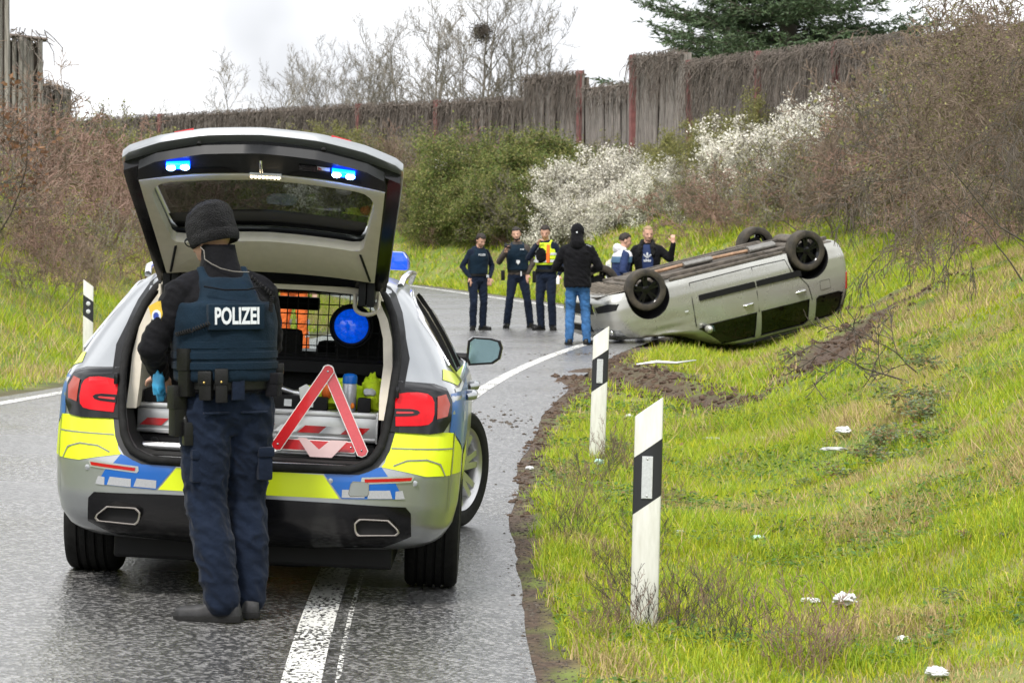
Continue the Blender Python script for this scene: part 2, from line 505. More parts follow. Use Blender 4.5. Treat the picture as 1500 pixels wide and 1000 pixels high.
# ---------------------------------------------------------------- grass blades
rng = np.random.RandomState(7)
def grass_zone(x0, x1, y0, y1, dens, hmin, hmax, w, keep, segs=2, seed=0):
    r = np.random.RandomState(seed)
    cnt = int((x1 - x0) * (y1 - y0) * dens)
    X = r.uniform(x0, x1, cnt); Y = r.uniform(y0, y1, cnt)
    k = keep(X, Y); X, Y = X[k], Y[k]
    clump = vnoise(X, Y, 2.6, 21); dm = dirt_mask(X, Y)
    k = (r.rand(len(X)) < .35 + .9 * clump) & (r.rand(len(X)) > dm * 1.15)
    X, Y, clump = X[k], Y[k], clump[k]
    c = len(X); Z = ground_z(X, Y) - .01
    tall = vnoise(X, Y, .9, 22)
    H = (hmin + (hmax - hmin) * r.rand(c) ** 2.2) * (.55 + .9 * tall) * (.7 + .6 * clump)
    a = r.uniform(0, 2 * np.pi, c); lean = r.rand(c) ** .8 * .85 + .08
    dx, dy = np.cos(a) * lean, np.sin(a) * lean
    wv = w * (.6 + .8 * r.rand(c))
    pa = r.uniform(0, np.pi, c); wx, wy = np.cos(pa) * wv / 2, np.sin(pa) * wv / 2
    dry = vnoise(X, Y * .8, .7, 31) * .45 + vnoise(X, Y, 2.3, 32) * .55
    dr = X - right_edge(Y)
    bias = np.where((X > .105 * Y) & (Y < 44), .17, 0) + np.where(X < -3, .08, 0) + np.where(Y > 60, .05, 0)
    isdry = r.rand(c) < np.clip((dry + bias - .56 - .10 * (1 - sstep(.6, 1.8, np.abs(dr)))) * 3.2, .05, .7)
    gcol = np.array([.19, .31, .016]) + r.rand(c, 1) * np.array([.25, .19, .02]) + (clump[:, None] - .5) * np.array([-.06, .0, .01])
    yel = r.rand(c, 1) < .3
    gcol = np.where(yel, gcol * np.array([1.35, 1.1, 1.0]), gcol)
    dcol = np.array([.50, .40, .20]) * (.55 + .6 * r.rand(c, 1)) + np.array([.02, 0, 0])
    colr = np.where(isdry[:, None], dcol, gcol)
    H = np.where(isdry, H * 1.15, H)
    B = np.stack([X, Y, Z], 1); WV = np.stack([wx, wy, wx * 0], 1); D = np.stack([dx, dy, dx * 0], 1)
    up = np.array([0, 0, 1.])
    if segs == 2:
        mid = B + D * (H * .38)[:, None] + up * (H * .6)[:, None]
        tip = B + D * H[:, None] + up * (H * (1 - .35 * lean))[:, None]
        V = np.stack([B - WV, B + WV, mid - WV * .75, mid + WV * .75, tip], 1).reshape(-1, 3)
        o = np.arange(c)[:, None] * 5
        T = np.concatenate([o + [0, 1, 3], o + [0, 3, 2], o + [2, 3, 4]], 0)
        C = np.repeat(colr, 5, 0)
    else:
        tip = B + D * H[:, None] + up * (H * .85)[:, None]
        V = np.stack([B - WV, B + WV, tip], 1).reshape(-1, 3)
        T = np.arange(c * 3).reshape(-1, 3); C = np.repeat(colr, 3, 0)
    return V, T, C
right_ok = lambda lo: (lambda X, Y: (X - right_edge(Y) > .03 + .26 * vnoise(X, Y, 2.2, 41)) & (X < .29 * Y + .3) & (X - right_edge(Y) < lo))
left_ok = lambda X, Y: (left_edge(Y) - X > .15) & (X > -.28 * Y - .5)
far_ok = lambda X, Y: (X - right_edge(Y) > .2) & (X - right_edge(Y) < 8.5) & (X < .24 * Y) & (X > -.16 * Y - 1)
zones = [grass_zone(-.1, 5.3, 9.4, 17, 8600, .025, .10, .0046, right_ok(9), 2, 1),
         grass_zone(-.1, 8.5, 17, 28, 3900, .025, .12, .0085, right_ok(9), 1, 2),
         grass_zone(.1, 13, 28, 48, 1050, .04, .15, .016, right_ok(9), 1, 3),
         grass_zone(1.5, 14.0, 48, 72, 330, .08, .26, .022, right_ok(9.5), 1, 4),
         grass_zone(-18, 15, 72, 132, 130, .12, .36, .04, far_ok, 1, 5),
         grass_zone(-15, -2.4, 22, 70, 620, .07, .24, .014, left_ok, 1, 6)]
V = np.concatenate([z[0] for z in zones]); C = np.concatenate([z[2] for z in zones])
off = 0; T = []
for z in zones: T.append(z[1] + off); off += len(z[0])
attr_mat("grass_blade", .55, .35)
me = fast_mesh("grass", V, np.concatenate(T), C)
gr = link("grass", me, None, MATS["grass_blade"])
tag(gr, "bright green spring grass with straw patches on the road banks", "grass", kind="stuff")
print("grass tris", sum(len(t) for t in T))

# low broad-leaved weeds in patches
r = np.random.RandomState(77); k = 50000; Y = r.uniform(10.3, 30, k); X = right_edge(Y) + r.rand(k) * (.19 * Y - right_edge(Y)); pn = vnoise(X, Y, 1.1, 51) * .6 + vnoise(X, Y, 4.0, 52) * .4
ok = (pn > .56) & (X - right_edge(Y) > .15) & (dirt_mask(X, Y) < .5); X, Y = X[ok], Y[ok]; k = len(X)
C0 = np.stack([X, Y, ground_z(X, Y) + r.uniform(.01, .06, k)], 1); a = r.uniform(0, 6.28, k); sz = (r.uniform(.008, .022, k) * (1 + (Y - 12) * .02))[:, None]
d1 = np.stack([np.cos(a), np.sin(a), r.uniform(-.1, .6, k)], 1); d2 = np.stack([-np.sin(a), np.cos(a), r.uniform(-.3, .3, k)], 1)
V = np.stack([C0 - d1 * sz, C0 + d2 * sz * .6, C0 + d1 * sz, C0 - d2 * sz * .6], 1).reshape(-1, 3)
cl = np.array([[.07, .15, .02], [.10, .19, .03], [.16, .20, .04], [.20, .13, .05]])[r.choice(4, k, p=[.4, .35, .17, .08])] * (.75 + .5 * r.rand(k, 1))
wd = link("ground_weeds", fast_mesh("ground_weeds", V, np.arange(k * 4).reshape(-1, 4), np.repeat(cl, 4, 0)), None, MATS["grass_blade"])
tag(wd, "low broad leaved weeds spread through the verge grass", "weeds", kind="stuff")
# ---------------------------------------------------------------- shared materials
M("silver_paint", (.36, .375, .39), .30, .7, var=.05, vscale=3, coat=.6)
M("foil_yellow", (.66, .78, .01), .35, var=.04, vscale=4, coat=.2)
M("foil_blue", (.006, .10, .40), .3, coat=.3)
M("foil_white", (.62, .64, .66), .35, var=.06, vscale=200)
M("black_gloss", (.005, .005, .006), .16, coat=.1, spec=.35)
M("black_plastic", (.009, .009, .010), .55, bump=.1, bscale=400, var=.2, spec=.25)
M("dark_grey_plastic", (.018, .019, .021), .45, var=.15, spec=.3)
M("seam_grey", (.20, .20, .17), .5)
M("foil_grey", (.36, .37, .39), .35, var=.10, vscale=160)
M("pipe_trim", (.34, .31, .28), .22, 1.)
M("rubber", (.012, .012, .012), .8, spec=.25, var=.3, vscale=30, bump=.15, bscale=90)
M("chrome", (.75, .75, .76), .15, 1.)
M("alloy", (.55, .55, .55), .35, .9, var=.1)
M("aluminium", (.62, .63, .64), .34, .85, var=.08, vscale=6)
M("red_lens", (.38, .002, .006), .2, spec=.3, emit=(1, .003, .012), estr=.13, var=.12, vscale=40)
M("red_reflector", (.42, .005, .008), .2, coat=.4)
M("beige_trim", (.62, .57, .48), .7, var=.05, vscale=20)
M("carpet_black", (.012, .012, .012), .95, var=.3, vscale=80)
M("white_plastic", (.78, .78, .76), .45, var=.04)
M("blue_lens", (.0, .06, .5), .08, coat=.8, trans=.3, emit=(0., .1, 1.), estr=.25)
M("blue_led", (.02, .05, .9), .2, emit=(.0, .05, 1.0), estr=9)
M("blue_led_core", (.4, .7, 1), .2, emit=(.35, .65, 1.0), estr=14)
M("warm_led", (1, .9, .7), .3, emit=(1, .8, .5), estr=4)
def glass_mat(name, tint, rough=.02):
    m = bpy.data.materials.new(name); m.use_nodes = True; n, l = m.node_tree.nodes, m.node_tree.links
    n.remove(n["Principled BSDF"])
    t = n.new("ShaderNodeBsdfTransparent"); t.inputs[0].default_value = (*tint, 1)
    g = n.new("ShaderNodeBsdfGlossy"); g.inputs["Roughness"].default_value = rough; g.inputs[0].default_value = (1, 1, 1, 1)
    lw = n.new("ShaderNodeLayerWeight"); lw.inputs[0].default_value = .5
    pw = n.new("ShaderNodeMath"); pw.operation = 'POWER'; pw.inputs[1].default_value = 4.5; l.new(lw.outputs["Facing"], pw.inputs[0])
    f = n.new("ShaderNodeMath"); f.operation = 'MULTIPLY_ADD'; f.inputs[1].default_value = .92; f.inputs[2].default_value = .05; l.new(pw.outputs[0], f.inputs[0])
    x = n.new("ShaderNodeMixShader")
    l.new(f.outputs[0], x.inputs[0]); l.new(t.outputs[0], x.inputs[1]); l.new(g.outputs[0], x.inputs[2])
    l.new(x.outputs[0], n["Material Output"].inputs["Surface"]); MATS[name] = m
glass_mat("tinted_glass", (.16, .18, .18))
glass_mat("clear_glass", (.80, .86, .84))
glass_mat("dark_glass", (.035, .038, .04))

class Shell:
    """car skin made of stacked horizontal outlines; also maps flat shapes on to itself"""
    def __init__(s, zs, w, yr, yf, Lr, Lf, pr, pf):
        s.zs = zs; s.t = (w, yr, yf, Lr, Lf, pr, pf)
    def par(s, z): return [float(np.interp(z, s.zs, c)) if isinstance(c, (list, np.ndarray)) else c for c in s.t]
    def side_x(s, y, z):
        w, yr, yf, Lr, Lf, pr, pf = s.par(z)
        f = 1.
        if y < yr + Lr: q = min(1, max(0, (yr + Lr - y) / Lr)); f = (1 - q ** pr) ** (1 / pr)
        if y > yf - Lf: q = min(1, max(0, (y - yf + Lf) / Lf)); f = min(f, (1 - q ** pf) ** (1 / pf))
        return w * f
    def rear_y(s, x, z):
        w, yr, yf, Lr, Lf, pr, pf = s.par(z)
        q = min(.9995, abs(x) / w); return yr + Lr * (1 - (1 - q ** pr) ** (1 / pr))
    def front_y(s, x, z):
        w, yr, yf, Lr, Lf, pr, pf = s.par(z)
        q = min(.9995, abs(x) / w); return yf - Lf * (1 - (1 - q ** pf) ** (1 / pf))
    def outline(s, z, nr=20, ns=26, nf=14):
        w, yr, yf, Lr, Lf, pr, pf = s.par(z)
        P = []
        for i in range(nr):
            a = math.pi / 2 * i / nr
            P.append((w * math.sin(a) ** (2 / pr), yr + Lr * (1 - math.cos(a) ** (2 / pr))))
        y0, y1 = yr + Lr, yf - Lf
        for i in range(ns): P.append((w, y0 + (y1 - y0) * i / ns))
        for i in range(nf + 1):
            a = math.pi / 2 * i / nf
            P.append((w * math.cos(a) ** (2 / pf), yf - Lf * (1 - math.sin(a) ** (2 / pf))))
        return P
    def solid(s, nz=44, z0=None, z1=None, nr=20, ns=26, nf=14):
        zz = np.linspace(z0 or s.zs[0], z1 or s.zs[-1], nz); V = []; Fc = []
        for z in zz:
            P = s.outline(z, nr, ns, nf); ring = P + [(-x, y) for x, y in P[-2:0:-1]]
            V += [(x, y, z) for x, y in ring]; n = len(ring)
        for i in range(nz - 1):
            for j in range(n):
                k = (j + 1) % n; Fc.append((i * n + j, i * n + k, (i + 1) * n + k, (i + 1) * n + j))
        Fc.append(tuple(range(n - 1, -1, -1))); Fc.append(tuple((nz - 1) * n + j for j in range(n)))
        return V, Fc
    # maps for draping; sd = -1 or 1 picks the side
    def on_rear(s, off): return lambda x, z: (x, s.rear_y(x, z) - off, z)
    def on_front(s, off): return lambda x, z: (x, s.front_y(x, z) + off, z)
    def on_side(s, off, sd=1): return lambda y, z: (sd * (s.side_x(y, z) + off), y, z)
    def wrap(s, off, sd=1):
        """a = distance along the outline from the rear centre"""
        def f(a, z):
            P = s.outline(z, 30, 26, 8); d = 0.
            for (x0, y0), (x1, y1) in zip(P[:-1], P[1:]):
                L = math.hypot(x1 - x0, y1 - y0)
                if d + L >= a and L > 0:
                    t = (a - d) / L; nx_, ny_ = (y1 - y0) / L, -(x1 - x0) / L
                    return (sd * (x0 + t * (x1 - x0) + nx_ * off), y0 + t * (y1 - y0) + ny_ * off, z)
                d += L
            return (sd * x1, y1, z)
        return f
def drape(name, poly, fn, mat, parent, step=.05, thick=0., smooth=60):
    bm = bmesh.new()
    bm.faces.new([bm.verts.new((a, 0, b)) for a, b in poly])
    xs = [p[0] for p in poly]; zs = [p[1] for p in poly]
    for lo, hi, nrm in ((min(xs), max(xs), (1, 0, 0)), (min(zs), max(zs), (0, 0, 1))):
        k = int((hi - lo) / step)
        for i in range(1, k + 1):
            c = lo + (hi - lo) * i / (k + 1)
            bmesh.ops.bisect_plane(bm, geom=bm.verts[:] + bm.edges[:] + bm.faces[:], plane_co=Vector(nrm) * c, plane_no=nrm)
    if thick:
        r = bmesh.ops.extrude_face_region(bm, geom=bm.faces[:])
        for v in r["geom"]:
            if isinstance(v, bmesh.types.BMVert): v.co.y = 1
    fn2 = fn if isinstance(fn, (list, tuple)) else (fn, fn)
    for v in bm.verts: v.co = Vector((fn2[1] if v.co.y > .5 else fn2[0])(v.co.x, v.co.z))
    bmesh.ops.recalc_face_normals(bm, faces=bm.faces)
    me = bpy.data.meshes.new(name); bm.to_mesh(me); bm.free()
    return link(name, me, parent, mat, smooth)
def star(poly, c, n=72):
    """resample a star-shaped polygon by angle round c"""
    out = []
    for i in range(n):
        a = 2 * math.pi * i / n; d = (math.cos(a), math.sin(a)); best = None
        for (x0, y0), (x1, y1) in zip(poly, poly[1:] + poly[:1]):
            ex, ey = x1 - x0, y1 - y0; den = d[0] * ey - d[1] * ex
            if abs(den) < 1e-9: continue
            t = ((x0 - c[0]) * ey - (y0 - c[1]) * ex) / den; u = ((x0 - c[0]) * d[1] - (y0 - c[1]) * d[0]) / den
            if t > 0 and -1e-6 <= u <= 1 + 1e-6: best = max(best or 0, t)
        out.append((c[0] + d[0] * best, c[1] + d[1] * best))
    return out
def ring(name, outer, inner, f0, f1, mat, parent, smooth=40, bevel=0):
    """a frame between two outlines of equal count; f0, f1 map its front and back"""
    n = len(outer); V = [f0(*p) for p in outer] + [f0(*p) for p in inner] + [f1(*p) for p in outer] + [f1(*p) for p in inner]
    Fc = []
    for i in range(n):
        j = (i + 1) % n
        Fc += [(i, j, n + j, n + i), (2 * n + i, 3 * n + i, 3 * n + j, 2 * n + j), (i, 2 * n + i, 2 * n + j, j), (n + i, n + j, 3 * n + j, 3 * n + i)]
    return MB().add(V, Fc).build(name, mat, parent, smooth, bevel)
def boolean(o, cutters):
    for c in cutters:
        md = o.modifiers.new("b", 'BOOLEAN'); md.operation = 'DIFFERENCE'; md.solver = 'EXACT'; md.object = c
        md.material_mode = 'TRANSFER'
    dg = bpy.context.evaluated_depsgraph_get(); dg.update()
    me = bpy.data.meshes.new_from_object(o.evaluated_get(dg))
    o.modifiers.clear(); old = o.data; o.data = me
    for c in cutters: bpy.data.objects.remove(c)
    return o
def mirror_poly(p): return [(-a, b) for a, b in p][::-1]
def wheel(parent, loc, r, width, rim_r, side, mats, steer=0, spokes=5, twin=True, tread=True, tilt=0):
    """axis along local x; side=+1 shows its face to +x"""
    w = empty("wheel", loc, (0, tilt, steer), parent=parent)
    Mx = Matrix.Rotation(math.pi / 2 * side, 4, 'Y')
    h = width / 2
    prof = [(rim_r, -h * .82), (rim_r + .02, -h * .95), (r * .80, -h), (r * .93, -h * .98), (r * .975, -h * .88), (r * .99, -h * .78)]
    if tread:
        for c in (-.5, -.17, .17, .5):
            prof += [(r, h * (c - .13)), (r - .011, h * (c - .10)), (r - .011, h * (c - .02)), (r, h * (c + .01))]
    prof += [(r * .99, h * .78), (r * .975, h * .88), (r * .93, h * .98), (r * .80, h), (rim_r + .02, h * .95), (rim_r, h * .82)]
    mb = MB().lathe(prof, 56, 0, Mx, cap=False)
    mb.build("tyre", mats[0], w, 35)
    mb = MB().lathe([(rim_r, -h * .8), (rim_r - .012, -h * .6), (rim_r - .02, h * .55), (rim_r - .004, h * .8), (rim_r + .008, h * .9), (rim_r + .008, h * .82), (rim_r, h * .78)], 48, 0, Mx, cap=False)
    mb.lathe([(.001, h * .1), (rim_r * .7, h * .1), (rim_r * .7, h * .0), (.001, -.02)], 32, 1, Mx)
    for k in range(spokes):
        for d in ((-.16, .16) if twin else (0,)):
            q = 2 * math.pi * k / spokes + d
            a = .022 if twin else .05
            p = Matrix.Rotation(q, 4, 'Z')
            V = [(.05, -a, h * .55), (.05, a, h * .55), (rim_r, a * .75, h * .72), (rim_r, -a * .75, h * .72), (.05, -a * 1.3, h * .25), (.05, a * 1.3, h * .25), (rim_r, a * 1.2, h * .35), (rim_r, -a * 1.2, h * .35)]
            mb.add([Mx @ p @ Vector(v) for v in V], [(0, 1, 2, 3), (7, 6, 5, 4), (0, 4, 5, 1), (1, 5, 6, 2), (2, 6, 7, 3), (3, 7, 4, 0)], 0)
    mb.lathe([(.001, h * .62), (.05, h * .6), (.07, h * .5), (.07, h * .2)], 20, 0, Mx)
    mb.build("rim", [mats[1], MATS["black_plastic"]], w, 35)
    return w
# ---------------------------------------------------------------- police estate car
CARM = Matrix.Translation((-1.2, 14.42, 0.0)) @ Matrix.Rotation(R_(2.86), 4, 'Y')
car = empty("police_car", label="silver police estate car with yellow and blue foil and its tailgate open", cat="car")
car.matrix_world = CARM
Z = [.255, .29, .36, .45, .60, .68, .75, .82, .88, .95, .98, 1.02, 1.06, 1.12, 1.2, 1.3, 1.38, 1.43, 1.46, 1.485]
PS = Shell(Z,
    [.80, .86, .905, .925, .934, .934, .934, .934, .932, .922, .910, .885, .865, .835, .79, .725, .665, .61, .55, .40],
    [-.90, -1.02, -1.07, -1.09, -1.09, -1.065, -1.035, -1.0, -.98, -.955, -.945, -.91, -.87, -.80, -.70, -.57, -.47, -.42, -.38, -.25],
    [3.70, 3.80, 3.84, 3.85, 3.82, 3.75, 3.66, 3.5, 3.25, 2.75, 2.45, 2.3, 2.2, 2.05, 1.85, 1.6, 1.38, 1.2, 1.0, .6],
    [.7, .75, .75, .75, .75, .72, .7, .66, .62, .6, .6, .58, .56, .52, .48, .42, .38, .36, .34, .3],
    [.9, .9, .9, .9, .9, .9, .9, .9, .8, .7, .6, .6, .6, .6, .55, .5, .45, .4, .4, .3],
    [4, 4, 4, 4, 4, 4, 4, 4, 4, 3.8, 3.6, 3.4, 3.2, 3, 2.9, 2.8, 2.7, 2.6, 2.5, 2.2], 2.6)
V, Fc = PS.solid(56)
body = obj("body", V, Fc, [MATS["silver_paint"]], car, None)
OPN = [(0, .628), (.44, .633), (.52, .66), (.568, .72), (.592, .82), (.607, .95), (.617, 1.1), (.605, 1.2), (.578, 1.3), (.535, 1.385), (.49, 1.425), (0, 1.44)]
OPN = OPN + [(-a, b) for a, b in OPN[-2:0:-1]]
def cutter(mb, mat):
    o = mb.build("cut", mat, None, None); o.matrix_world = CARM; return o
cuts = []
for sx in (-1, 1):
    for wy in (0, 2.975):
        cuts.append(cutter(MB().lathe([(.375, .56), (.375, 1.2)], 48, 0, Matrix.Translation((0, wy, .35)) @ Matrix.Rotation(math.pi / 2 * sx, 4, 'Y')), MATS["black_plastic"]))
cuts.append(cutter(MB().prism(OPN, -1.5, 1.05, 'y'), MATS["carpet_black"]))
cuts.append(cutter(MB().prism([(.9, .66), (2.05, .66), (2.05, .97), (1.35, 1.33), (.9, 1.37)], -.64, .64, 'x'), MATS["carpet_black"]))
WQ = [(-.42, 1.10), (-.30, 1.28), (-.10, 1.365), (.28, 1.385), (.28, 1.02), (-.05, 1.02)]
WR = [(.36, 1.02), (.36, 1.388), (.95, 1.39), (1.02, 1.02)]
WF = [(1.12, 1.02), (1.05, 1.385), (1.22, 1.36), (1.78, 1.10), (1.85, 1.02)]
for p in (WQ, WR, WF): cuts.append(cutter(MB().prism(p, -1.2, 1.2, 'x'), MATS["black_plastic"]))
cuts.append(cutter(MB().prism([(-.62, 1.02), (.62, 1.02), (.50, 1.36), (-.50, 1.36)], 1.0, 3.0, 'y'), MATS["black_plastic"]))
boolean(body, cuts)
shade(body.data, 32)
# windows
for sd in (1, -1):
    for p in (WQ, WR, WF):
        wnd = drape("side_window", p, PS.on_side(-.012, sd), MATS["tinted_glass"], car, .12)
    trim = [(-.46, 1.09), (-.33, 1.30), (-.11, 1.392), (.3, 1.408), (1.05, 1.408), (1.24, 1.375), (1.95, 1.02), (1.9, 1.0), (-.08, 1.0), (-.46, 1.09)]
    MB().tube([PS.on_side(.004, sd)(a, b) for a, b in trim[:-1]], .011, 6, closed=True).build("window_trim", MATS["chrome"], car, 60)
    for y0 in (.30, 1.06):
        drape("pillar_cover", [(y0 - .015, 1.015), (y0 + .055, 1.015), (y0 + .045 - .03 * (y0 > 1), 1.39), (y0 - .02 - .03 * (y0 > 1), 1.39)], PS.on_side(.003, sd), MATS["black_gloss"], car, .1)
    for y0 in (.37, 1.32):                                  # door seams and handles
        drape("door_seam", [(y0 - .45 if y0 < 1 else y0 - .27, .40), (y0 - .442 if y0 < 1 else y0 - .262, .40), (y0 - .30 if y0 < 1 else y0 - .262, 1.0), (y0 - .308 if y0 < 1 else y0 - .27, 1.0)], PS.on_side(.0025, sd), MATS["black_plastic"], car, .08)
        h = MB().tube([PS.on_side(.005, sd)(y0 - .11, .905), PS.on_side(.040, sd)(y0 - .09, .91), PS.on_side(.042, sd)(y0 + .08, .915), PS.on_side(.005, sd)(y0 + .10, .915)], [.016, .019, .019, .016], 8)
        h.build("door_handle", MATS["chrome"] if sd < 0 else MATS["silver_paint"], car, 60)
    # mirror on its stalk
    mr = MB().tube([(sd * .80, 2.02, 1.02), (sd * .92, 2.0, 1.025)], [.03, .025], 8)
    mr.build("mirror_stalk", MATS["black_plastic"], car, 60)
    MP = [(.915, .985), (1.045, 1.0), (1.085, 1.03), (1.095, 1.09), (1.08, 1.128), (1.03, 1.14), (.93, 1.142), (.905, 1.12), (.90, 1.02)]
    P = [(sd * a, b) for a, b in MP]
    cx, cz = sd * .99, 1.07
    mb = MB()
    def scaled(k): return [((a - cx) * k + cx, (b - cz) * k + cz) for a, b in P]
    rings = [(scaled(1.0), 1.955), (scaled(1.03), 1.975), (scaled(1.0), 2.05), (scaled(.8), 2.12), (scaled(.4), 2.15)]
    n_ = len(P); V = []; Fc = []
    for pl, y in rings: V += [(a, y, b) for a, b in pl]
    for i in range(len(rings) - 1):
        for j in range(n_):
            k = (j + 1) % n_; Fc.append((i * n_ + j, i * n_ + k, (i + 1) * n_ + k, (i + 1) * n_ + j))
    Fc += [tuple(range(n_)), tuple(4 * n_ + j for j in range(n_))]
    mh = MB().add(V, Fc).build("mirror_housing", MATS["black_gloss"], car, 50)
    MB().prism(scaled(.86), 1.948, 1.953, 'y').build("mirror_glass", MATS["mirror_blue"] if "mirror_blue" in MATS else M("mirror_blue", (.22, .33, .36), .08, .9), mh, None)
wsp = MB()
wv = [(-.62, 1.02), (.62, 1.02), (.50, 1.36), (-.50, 1.36)]
drape("windscreen", wv, PS.on_front(-.012), MATS["clear_glass"], car, .15)
# foils round the rear corner and along the sides; a runs round the corner from the rear centre
for sd in (1, -1):
    wr = PS.wrap(.003, sd); wr2 = PS.wrap(.0045, sd); wr3 = PS.wrap(.006, sd)
    drape("yellow_foil", [(.585, .645), (.60, .665), (.612, .73), (.622, .805), (.86, .80), (.98, .795), (.985, .70), (.98, .605), (.80, .605), (.70, .625)], wr, MATS["foil_yellow"], car, .05)
    drape("yellow_foil", [(.985, .61), (.99, .795), (1.03, .76), (1.13, .73), (1.2, .70), (1.2, .61)], wr, MATS["foil_yellow"], car, .05)
    drape("blue_foil", [(.94, .80), (.99, .79), (1.04, .77), (1.14, .735), (1.26, .70), (2.6, .70), (2.6, .97), (1.3, .97), (1.08, .975), (.95, .97)], wr, MATS["foil_blue"], car, .06)
    drape("white_foil", [(1.02, .975), (1.3, .972), (1.9, .972), (1.9, .99), (1.02, .99)], wr, MATS["foil_white"], car, .06)
    drape("yellow_foil", [(.90, 1.03), (1.1, 1.0), (2.9, .995), (2.9, 1.015), (1.3, 1.04), (1.06, 1.06), (.92, 1.075)], PS.wrap(.004, sd), MATS["foil_yellow"], car, .05)
    drape("yellow_foil", [(1.5, .44), (2.6, .44), (2.6, .66), (1.5, .66)], wr, MATS["foil_yellow"], car, .08)
    # seam between bumper and wing
    for q in ([(.625, .725), (.98, .722), (.98, .728), (.625, .731)], [(.64, .648), (.70, .672), (.80, .676), (.88, .655), (.925, .605), (.932, .605), (.888, .66), (.80, .683), (.70, .679), (.637, .654)], [(.985, .44), (.992, .44), (.995, .80), (.988, .80)]):
        drape("body_seam", q, wr3, MATS["seam_grey"], car, .06)
    # rear lamp
    lamp = drape("rear_light", [(.608, .80), (.80, .793), (.88, .800), (.925, .85), (.935, .94), (.905, .995), (.82, 1.015), (.615, 1.025)], [PS.wrap(-.03, sd), PS.wrap(.012, sd)], MATS["black_gloss"], car, .05, thick=1)
    drape("lens", [(.622, .966), (.68, .975), (.73, .977), (.775, .972), (.80, .958), (.812, .935), (.814, .885), (.806, .852), (.788, .836), (.75, .830), (.70, .828), (.634, .826)], [PS.wrap(.010, sd), PS.wrap(.018, sd)], MATS["red_lens"], lamp, .04, thick=1)
    drape("lens_bar", [(.626, .868), (.70, .872), (.73, .878), (.742, .889), (.73, .899), (.70, .904), (.625, .904)], PS.wrap(.0195, sd), MATS["black_gloss"], lamp, .04)
    drape("lens_line", [(.632, .881), (.705, .884), (.715, .888), (.705, .892), (.632, .891)], PS.wrap(.021, sd), MATS["red_reflector"], lamp, .04)
    drape("side_lens", [(.832, .86), (.895, .872), (.912, .925), (.89, .97), (.832, .96)], PS.wrap(.0145, sd), M("amber_red_lens", (.30, .03, .01), .15, coat=.5) if "amber_red_lens" not in MATS else MATS["amber_red_lens"], lamp, .04)
    # small things on the bumper
    bo = [(.505, .578), (.73, .592), (.742, .618), (.735, .622), (.50, .608), (.497, .588)]
    bo = [(a, b - .012) for a, b in bo]
    rf = drape("reflector_frame", bo, [PS.wrap(.001, sd), PS.wrap(.006, sd)], MATS["aluminium"], car, .06, thick=1)
    drape("reflector", [(.515, .574), (.725, .587), (.73, .602), (.512, .589)], PS.wrap(.009, sd), MATS["red_reflector"], rf, .06)
    drape("blue_foil", [(.585, .645), (.55, .635), (.42, .61), (.33, .605), (.415, .497), (.70, .505), (.67, .545), (.655, .572), (.62, .60)], wr2, MATS["foil_blue"], car, .05)
    for a0, a1 in ((.655, .70), (.53, .642), (.415, .517)):
        k = .012
        drape("white_foil", [(a0 + k * 0, .502), (a1, .505), (a1 - k, .542), (a0, .538)], wr3, MATS["foil_grey"], car, .06)
    for q in ((.748, .575), (.20 * sd + .16, .575)):
        p0 = PS.wrap(.002, sd)(*q)
        MB().lathe([(.0125, 0), (.0125, .002), (.010, .003)], 18, 0, Matrix.Translation(p0) @ Matrix.Rotation(math.pi / 2, 4, 'X')).build("parking_sensor", MATS["silver_paint"], car, 40)
    # tail pipe
    EX = [(.475, .395), (.50, .415), (.63, .415), (.685, .365), (.675, .345), (.495, .335), (.48, .35)]
    EX = [(sd * a, b) for a, b in EX]
    c = (sd * .575, .375)
    so = star(EX, c, 40); si = [((a - c[0]) * .90 + c[0], (b - c[1]) * .82 + c[1]) for a, b in so]
    yb = -1.085
    tp = ring("tail_pipe", so, si, lambda a, b: (a, yb - .02, b), lambda a, b: (a, yb + .10, b), MATS["pipe_trim"], car, 40, bevel=.003)
    MB().prism(si, yb + .012, yb + .016, 'y').build("pipe_dark_plate", MATS["black_plastic"], tp, None)  # black plate stands in for the dark inside of the pipe
drape("yellow_foil", [(-.405, .497), (-.328, .60), (-.2, .603), (.2, .603), (.328, .60), (.405, .497)], PS.on_rear(.0042), MATS["foil_yellow"], car, .05)
tc_ = [(.452, .512), (.525, .514), (.533, .524), (.533, .566), (.525, .576), (.462, .576), (.453, .566), (.445, .522)]
tw = drape("tow_cover", tc_, PS.on_rear(.0075), MATS["silver_paint"], car, .05)
MB().tube([PS.on_rear(.0075)(a, b) for a, b in tc_], .0016, 4, closed=True).build("cover_gap", MATS["seam_grey"], tw, None)
DF = [(-.73, .33), (-.725, .44), (-.70, .468), (-.4, .478), (0, .482), (.4, .478), (.70, .468), (.725, .44), (.73, .33), (.60, .27), (.3, .25), (-.3, .25), (-.60, .27)]
drape("diffuser", DF, [PS.on_rear(-.02), PS.on_rear(.012)], MATS["black_gloss"], car, .05, thick=1)
MB().box((-.64, -.70, .145), (.64, 3.4, .26)).box((-.30, -.62, .13), (.25, -.30, .16)).build("underbody", MATS["black_plastic"], car, None, bevel=.02)
MB().box((-.80, 3.30, .075), (.80, 3.55, .30)).build("reflection_block", MATS["black_plastic"], car, 40, bevel=.02)  # unseen bar added to block an orange reflection on the road below the car
